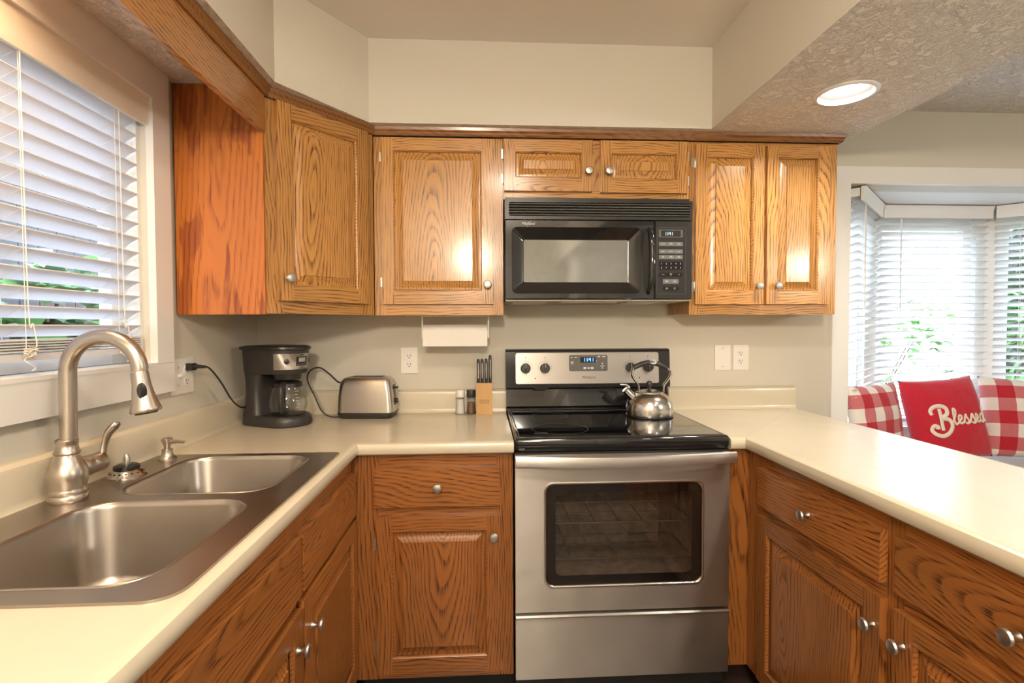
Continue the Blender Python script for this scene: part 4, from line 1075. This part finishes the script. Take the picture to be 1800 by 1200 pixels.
# ------------------------------------------------------------------ recessed lights
def can(label, x, y, color, power, lens, grp='recessed lights in the dropped soffit'):
    o = thing('recessed_light', label, 'recessed light', (x, y, 2.105), 0, grp)
    MB().lathe([(.0815, 0), (.0995, -.0005), (.0995, -.003), (.096, -.006), (.085, -.007), (.0815, -.003), (.0812, .001)], seg=48, cap0=False, cap1=False).build('trim_ring', 'white', o)
    MB().lathe([(.0812, -.002), (.079, .010), (.070, .050), (.066, .085), (.002, .086)], seg=48, cap0=False).build('baffle', 'baffle', o)
    b = MB().lathe([(.056, .012), (.056, 0), (.052, -.008), (.040, -.014), (.02, -.018), (.001, -.0185)], seg=36)
    b.xform(Matrix.Translation((.006, .010, .038))).build('lens', lens, o)
    lg = area('recessed_lamp', (x + .006, y + .010, 2.105 + .016), .10, power, color, shape='DISK', spread=D2(150))
    return o
can('lit recessed ceiling light near the top of the oak cabinets at the right', CANS[0][0], CANS[0][1], NEUT, 7.0, 'lens')
can('recessed light over the middle of the peninsula', CANS[1][0], CANS[1][1], NEUT, 4.0, 'lens')
can('recessed light over the near end of the peninsula', CANS[2][0], CANS[2][1], NEUT, 4.0, 'lens')
can('warm recessed light over the sink window', CANS[3][0], CANS[3][1], (1.0, .66, .36), 4.4, 'warm_lens')
# fixture bodies: ceiling lamp, and unseen pendants added for fill and ceiling light
o = thing('ceiling_light', 'round flush ceiling light over the kitchen floor', 'ceiling light', (.20, .30, 2.43))
MB().lathe([(.19, 0), (.19, -.012), (.182, -.014), (.178, -.004)], seg=40, cap0=True, cap1=False).build('rim', 'white', o)
MB().lathe([(.178, -.006), (.17, -.020), (.1, -.028), (.001, -.030)], seg=40).build('diffuser', 'lens', o)
for lab, x, y, zc, z in (('unseen glass globe pendant added in the room behind as front fill', -.1, -1.25, 2.43, 2.02), ('unseen glass globe pendant added in the dining area to light the ceilings', 3.0, -.5, 2.325, 1.86)):
    o = thing('added_pendant', lab, 'added pendant', (x, y, z))
    MB().lathe([(.06, zc - z), (.06, zc - z - .02), (.01, zc - z - .03)], seg=28).build('canopy', 'white', o)
    MB().tube([(0, 0, zc - z - .03), (0, 0, .165)], .004, 8).build('cord', 'white', o)
    MB().lathe([(.03, .165), (.032, .14), (.03, .135)], seg=20).build('socket', 'white', o)
    MB().lathe([(.03, .137)] + [(.14 * math.sin(t), .14 * math.cos(t)) for t in [.25 + (PI - .26) * k / 16 for k in range(17)]], seg=32, cap0=False).build('globe', 'glass', o)

# ================================================================== BAY SEAT AND PILLOWS
t = thing('bay_bench', 'white built-in bench under the bay window with grey cushion', 'bench', (2.58, 2.65, 0))
pl = [(1.739, 2.43), (1.745, 2.44), (2.19, 2.862), (2.90, 2.862), (3.39, 2.44), (3.41, 2.43)]
MB().prism(pl, 'z', .3005, .53).build('bench_box', 'white', t, world=True)
MB().prism([(x + (2.58 - x) * .015, y + (2.62 - y) * .03) for x, y in pl], 'z', .5305, .585).bevel(.012, 3).build('seat_cushion', 'cushion', t, world=True)

def surf(u, v, S, T, seed):
    e = max(0.0, (1 - abs(u) ** 2.6)) * max(0.0, (1 - abs(v) ** 2.6))
    wr = mnoise.noise(Vector((u * 2.2 + seed, v * 2.2, seed * 1.7))) * .006 + mnoise.noise(Vector((u * 6 + seed, v * 5, seed))) * .0025
    return T * e ** .5 + wr * min(1, e * 4)
def pillow(label, S, T, loc, rx, ry, rz, mat, seed, grp):
    b = MB(); N = 30; G = {}
    for side in (-1, 1):
        for i in range(N + 1):
            for j in range(N + 1):
                edge = i in (0, N) or j in (0, N)
                if edge and (i, j, -1) in G: G[(i, j, side)] = G[(i, j, -1)]; continue
                u, v = 2 * i / N - 1, 2 * j / N - 1
                pin = 1 - .055 * (1 - min(1, abs(u)) ** 2) * abs(v) ** 3; pin2 = 1 - .055 * (1 - abs(v) ** 2) * abs(u) ** 3
                p = (u * S / 2 * pin2, side * surf(u, v, S, T, seed + side), v * S / 2 * pin)
                G[(i, j, side)] = b.v(p)
        for i in range(N):
            for j in range(N):
                b.face([G[(i, j, side)], G[(i + 1, j, side)], G[(i + 1, j + 1, side)], G[(i, j + 1, side)]])
    o = b.build('throw_pillow', mat, None, ang=2.5)
    from mathutils import Euler
    o.matrix_world = Matrix.Translation(loc) @ Matrix.Rotation(rz, 4, 'Z') @ Matrix.Rotation(rx, 4, 'X') @ Matrix.Rotation(ry, 4, 'Y')
    solo(o, label, 'pillow', grp); WM[o] = o.matrix_world.copy()
    return o
GP = 'throw pillows on the bay seat'
P1 = pillow('red and white plaid pillow at the left end of the bay seat', .42, .058, PIL[0][0], *PIL[0][1], 'plaid', 2.3, GP)
P2 = pillow('plain red pillow with Blessed lettering in the middle of the bay seat', .43, .080, PIL[1][0], *PIL[1][1], 'red', 5.1, GP)
P3 = pillow('red and white plaid pillow right of the red Blessed pillow', .43, .085, PIL[2][0], *PIL[2][1], 'plaid', 8.7, GP)
ST = [[(.34, .90), (.31, .6), (.29, .35), (.28, .12)],
      [(.02, .70), (.00, .84), (.14, .97), (.38, 1.0), (.57, .90), (.56, .70), (.36, .56), (.60, .48), (.67, .28), (.55, .05), (.28, -.07), (.04, .0), (-.08, .16), (.0, .30), (.12, .27), (.11, .18)]]
def lt(ch, x):
    if ch == 'l': return [(x, .36), (x + .12, .60), (x + .17, .80), (x + .11, .86), (x + .07, .70), (x + .08, .42), (x + .13, .30), (x + .22, .36)], .21
    if ch == 'e': return [(x, .36), (x + .11, .48), (x + .12, .58), (x + .05, .60), (x + .02, .46), (x + .07, .32), (x + .20, .37)], .19
    if ch == 's': return [(x, .36), (x + .11, .62), (x + .13, .52), (x + .17, .40), (x + .12, .30), (x + .04, .33), (x + .12, .30), (x + .24, .38)], .22
    if ch == 'd': return [(x + .17, .56), (x + .08, .60), (x + .02, .46), (x + .06, .32), (x + .15, .38), (x + .22, .90), (x + .19, .50), (x + .22, .33), (x + .29, .37)], .3
x = .70
for ch in 'lessed':
    p_, w_ = lt(ch, x); ST.append([(x + (a_ - x) * 1.15, c_) for a_, c_ in p_]); x += w_ * 1.15
sc_, ox, oz = .142, -.140, -.078
LT = MB()
for st in ST:
    pp = []
    for (a, c2) in st:
        X, Z = ox + a * sc_, oz + c2 * sc_
        pp.append((X, -surf(X / .215, Z / .215, .43, .080, 5.1 - 1) - .0025, Z))
    LT.tube(pp, [(.0100 if len(st) == 16 or st is ST[0] else .0056)] * len(pp), 8, smooth=5, flat=.35, up=(0, 1, 0))
LT.build('lettering', 'felt', P2)

# ================================================================== OUTSIDE
g = MB().holed([(-7, -4), (9, -4), (9, 10), (-7, 10)], [[(-1.16, -3.26), (4.66, -3.26), (4.66, 2.55), (3.45, 2.55), (2.95, 3.05), (2.12, 3.05), (1.70, 2.55), (-1.16, 2.55)]], -.30, -.2).build('ground_outside', 'soil'); struct(g)
def shrub(label, c, sz, n, ln, mats, seed, wid=.32, droop=.4, grp='garden shrubs outside the windows'):
    rr = random.Random(seed); o = thing('garden_shrub', label, 'shrub', (c[0], c[1], -.2), 0, grp)
    b = MB(); H = c[2] + .2
    for i in range(n):
        th = rr.uniform(0, 2 * PI); ph = rr.uniform(-.6, 1.0); rad = rr.uniform(.55, 1.0)
        p = Vector((sz[0] * rad * math.cos(th) * math.cos(ph * .9), sz[1] * rad * math.sin(th) * math.cos(ph * .9), H + sz[2] * rad * math.sin(ph * 1.3)))
        d = Vector((math.cos(th) + rr.uniform(-.6, .6), math.sin(th) + rr.uniform(-.6, .6), rr.uniform(-droop, .6))).normalized()
        s = d.cross(Vector((0, 0, 1))).normalized(); u = s.cross(d); L = ln * rr.uniform(.6, 1.2); w = L * wid
        A = b.v(p); B1 = b.v(p + d * L * .35 + s * w * .5 + u * .05 * L); B2 = b.v(p + d * L * .35 - s * w * .5 + u * .05 * L); Cc = b.v(p + d * L * .4)
        D1 = b.v(p + d * L * .7 + s * w * .36 - u * .02 * L); D2_ = b.v(p + d * L * .7 - s * w * .36 - u * .02 * L); E_ = b.v(p + d * L * .72 - u * .05 * L); F_ = b.v(p + d * L - u * .16 * L)
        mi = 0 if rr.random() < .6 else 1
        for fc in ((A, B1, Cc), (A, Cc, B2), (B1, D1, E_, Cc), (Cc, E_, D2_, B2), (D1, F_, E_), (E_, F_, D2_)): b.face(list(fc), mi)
    b.build('foliage', mats, o, ang=2.0, recalc=False)
    b = MB()
    for i in range(7):
        a = i * 2.4; b.tube([(0, 0, 0), (sz[0] * .3 * math.cos(a), sz[1] * .3 * math.sin(a), H * .5), (sz[0] * .6 * math.cos(a), sz[1] * .6 * math.sin(a), H + sz[2] * .3)], [.02, .014, .006], 6)
    b.build('stems', 'bark', o)
    return o
def fence(label, p0, p1, h):
    p0, p1 = Vector(p0), Vector(p1); d = p1 - p0; a = math.atan2(d.y, d.x); L = d.length
    o = thing('garden_fence', label, 'fence', (p0.x, p0.y, -.2), a)
    b = MB(); n = int(L / .15)
    for i in range(n): b.box(i * L / n + .004, (i + 1) * L / n - .004, 0, .02, .05, h + .2)
    b.build('boards', 'fence', o)['kind'] = 'stuff'
    MB().box(0, L, .021, .06, .4, .48).build('rail', 'fence', o); MB().box(0, L, .021, .06, h - .2, h - .12).build('rail', 'fence', o)
    for i in range(int(L / 1.8) + 1): MB().box(min(i * 1.8, L - .1), min(i * 1.8, L - .1) + .09, .061, .15, 0, h + .22).build('post', 'fence', o)
struct(MB().box(-1.65, -1.146, -3.2, 3.0, 2.42, 2.56).build('added_sky_shade', 'fence'))  # unseen overhang added to keep sky light off the sink window blind
fence('dark board fence outside the sink window', (-2.9, -1.5), (-2.9, 7.5), 2.7)
shrub('broad leafed green shrub low outside the sink window', (-2.0, 2.5, 1.30), (.45, .68, .36), 260, .24, ['leaf', 'leaf_d'], 3, .55)
shrub('small green shrub by the fence outside the sink window', (-2.25, 4.0, 1.15), (.36, .55, .4), 200, .22, ['leaf', 'leaf_d'], 9, .5)
fence('dark board fence beyond the right bay window', (5.0, 4.85), (7.8, 5.8), 2.8)
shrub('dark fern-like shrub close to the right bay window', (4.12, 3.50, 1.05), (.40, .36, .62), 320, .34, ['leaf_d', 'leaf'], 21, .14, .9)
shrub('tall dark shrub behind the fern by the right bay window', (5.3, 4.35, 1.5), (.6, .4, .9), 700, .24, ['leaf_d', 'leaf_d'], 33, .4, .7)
shrub('light green bush far beyond the middle bay window', (4.6, 6.4, .95), (1.5, .7, .7), 500, .25, ['leaf', 'leaf'], 41, .45)
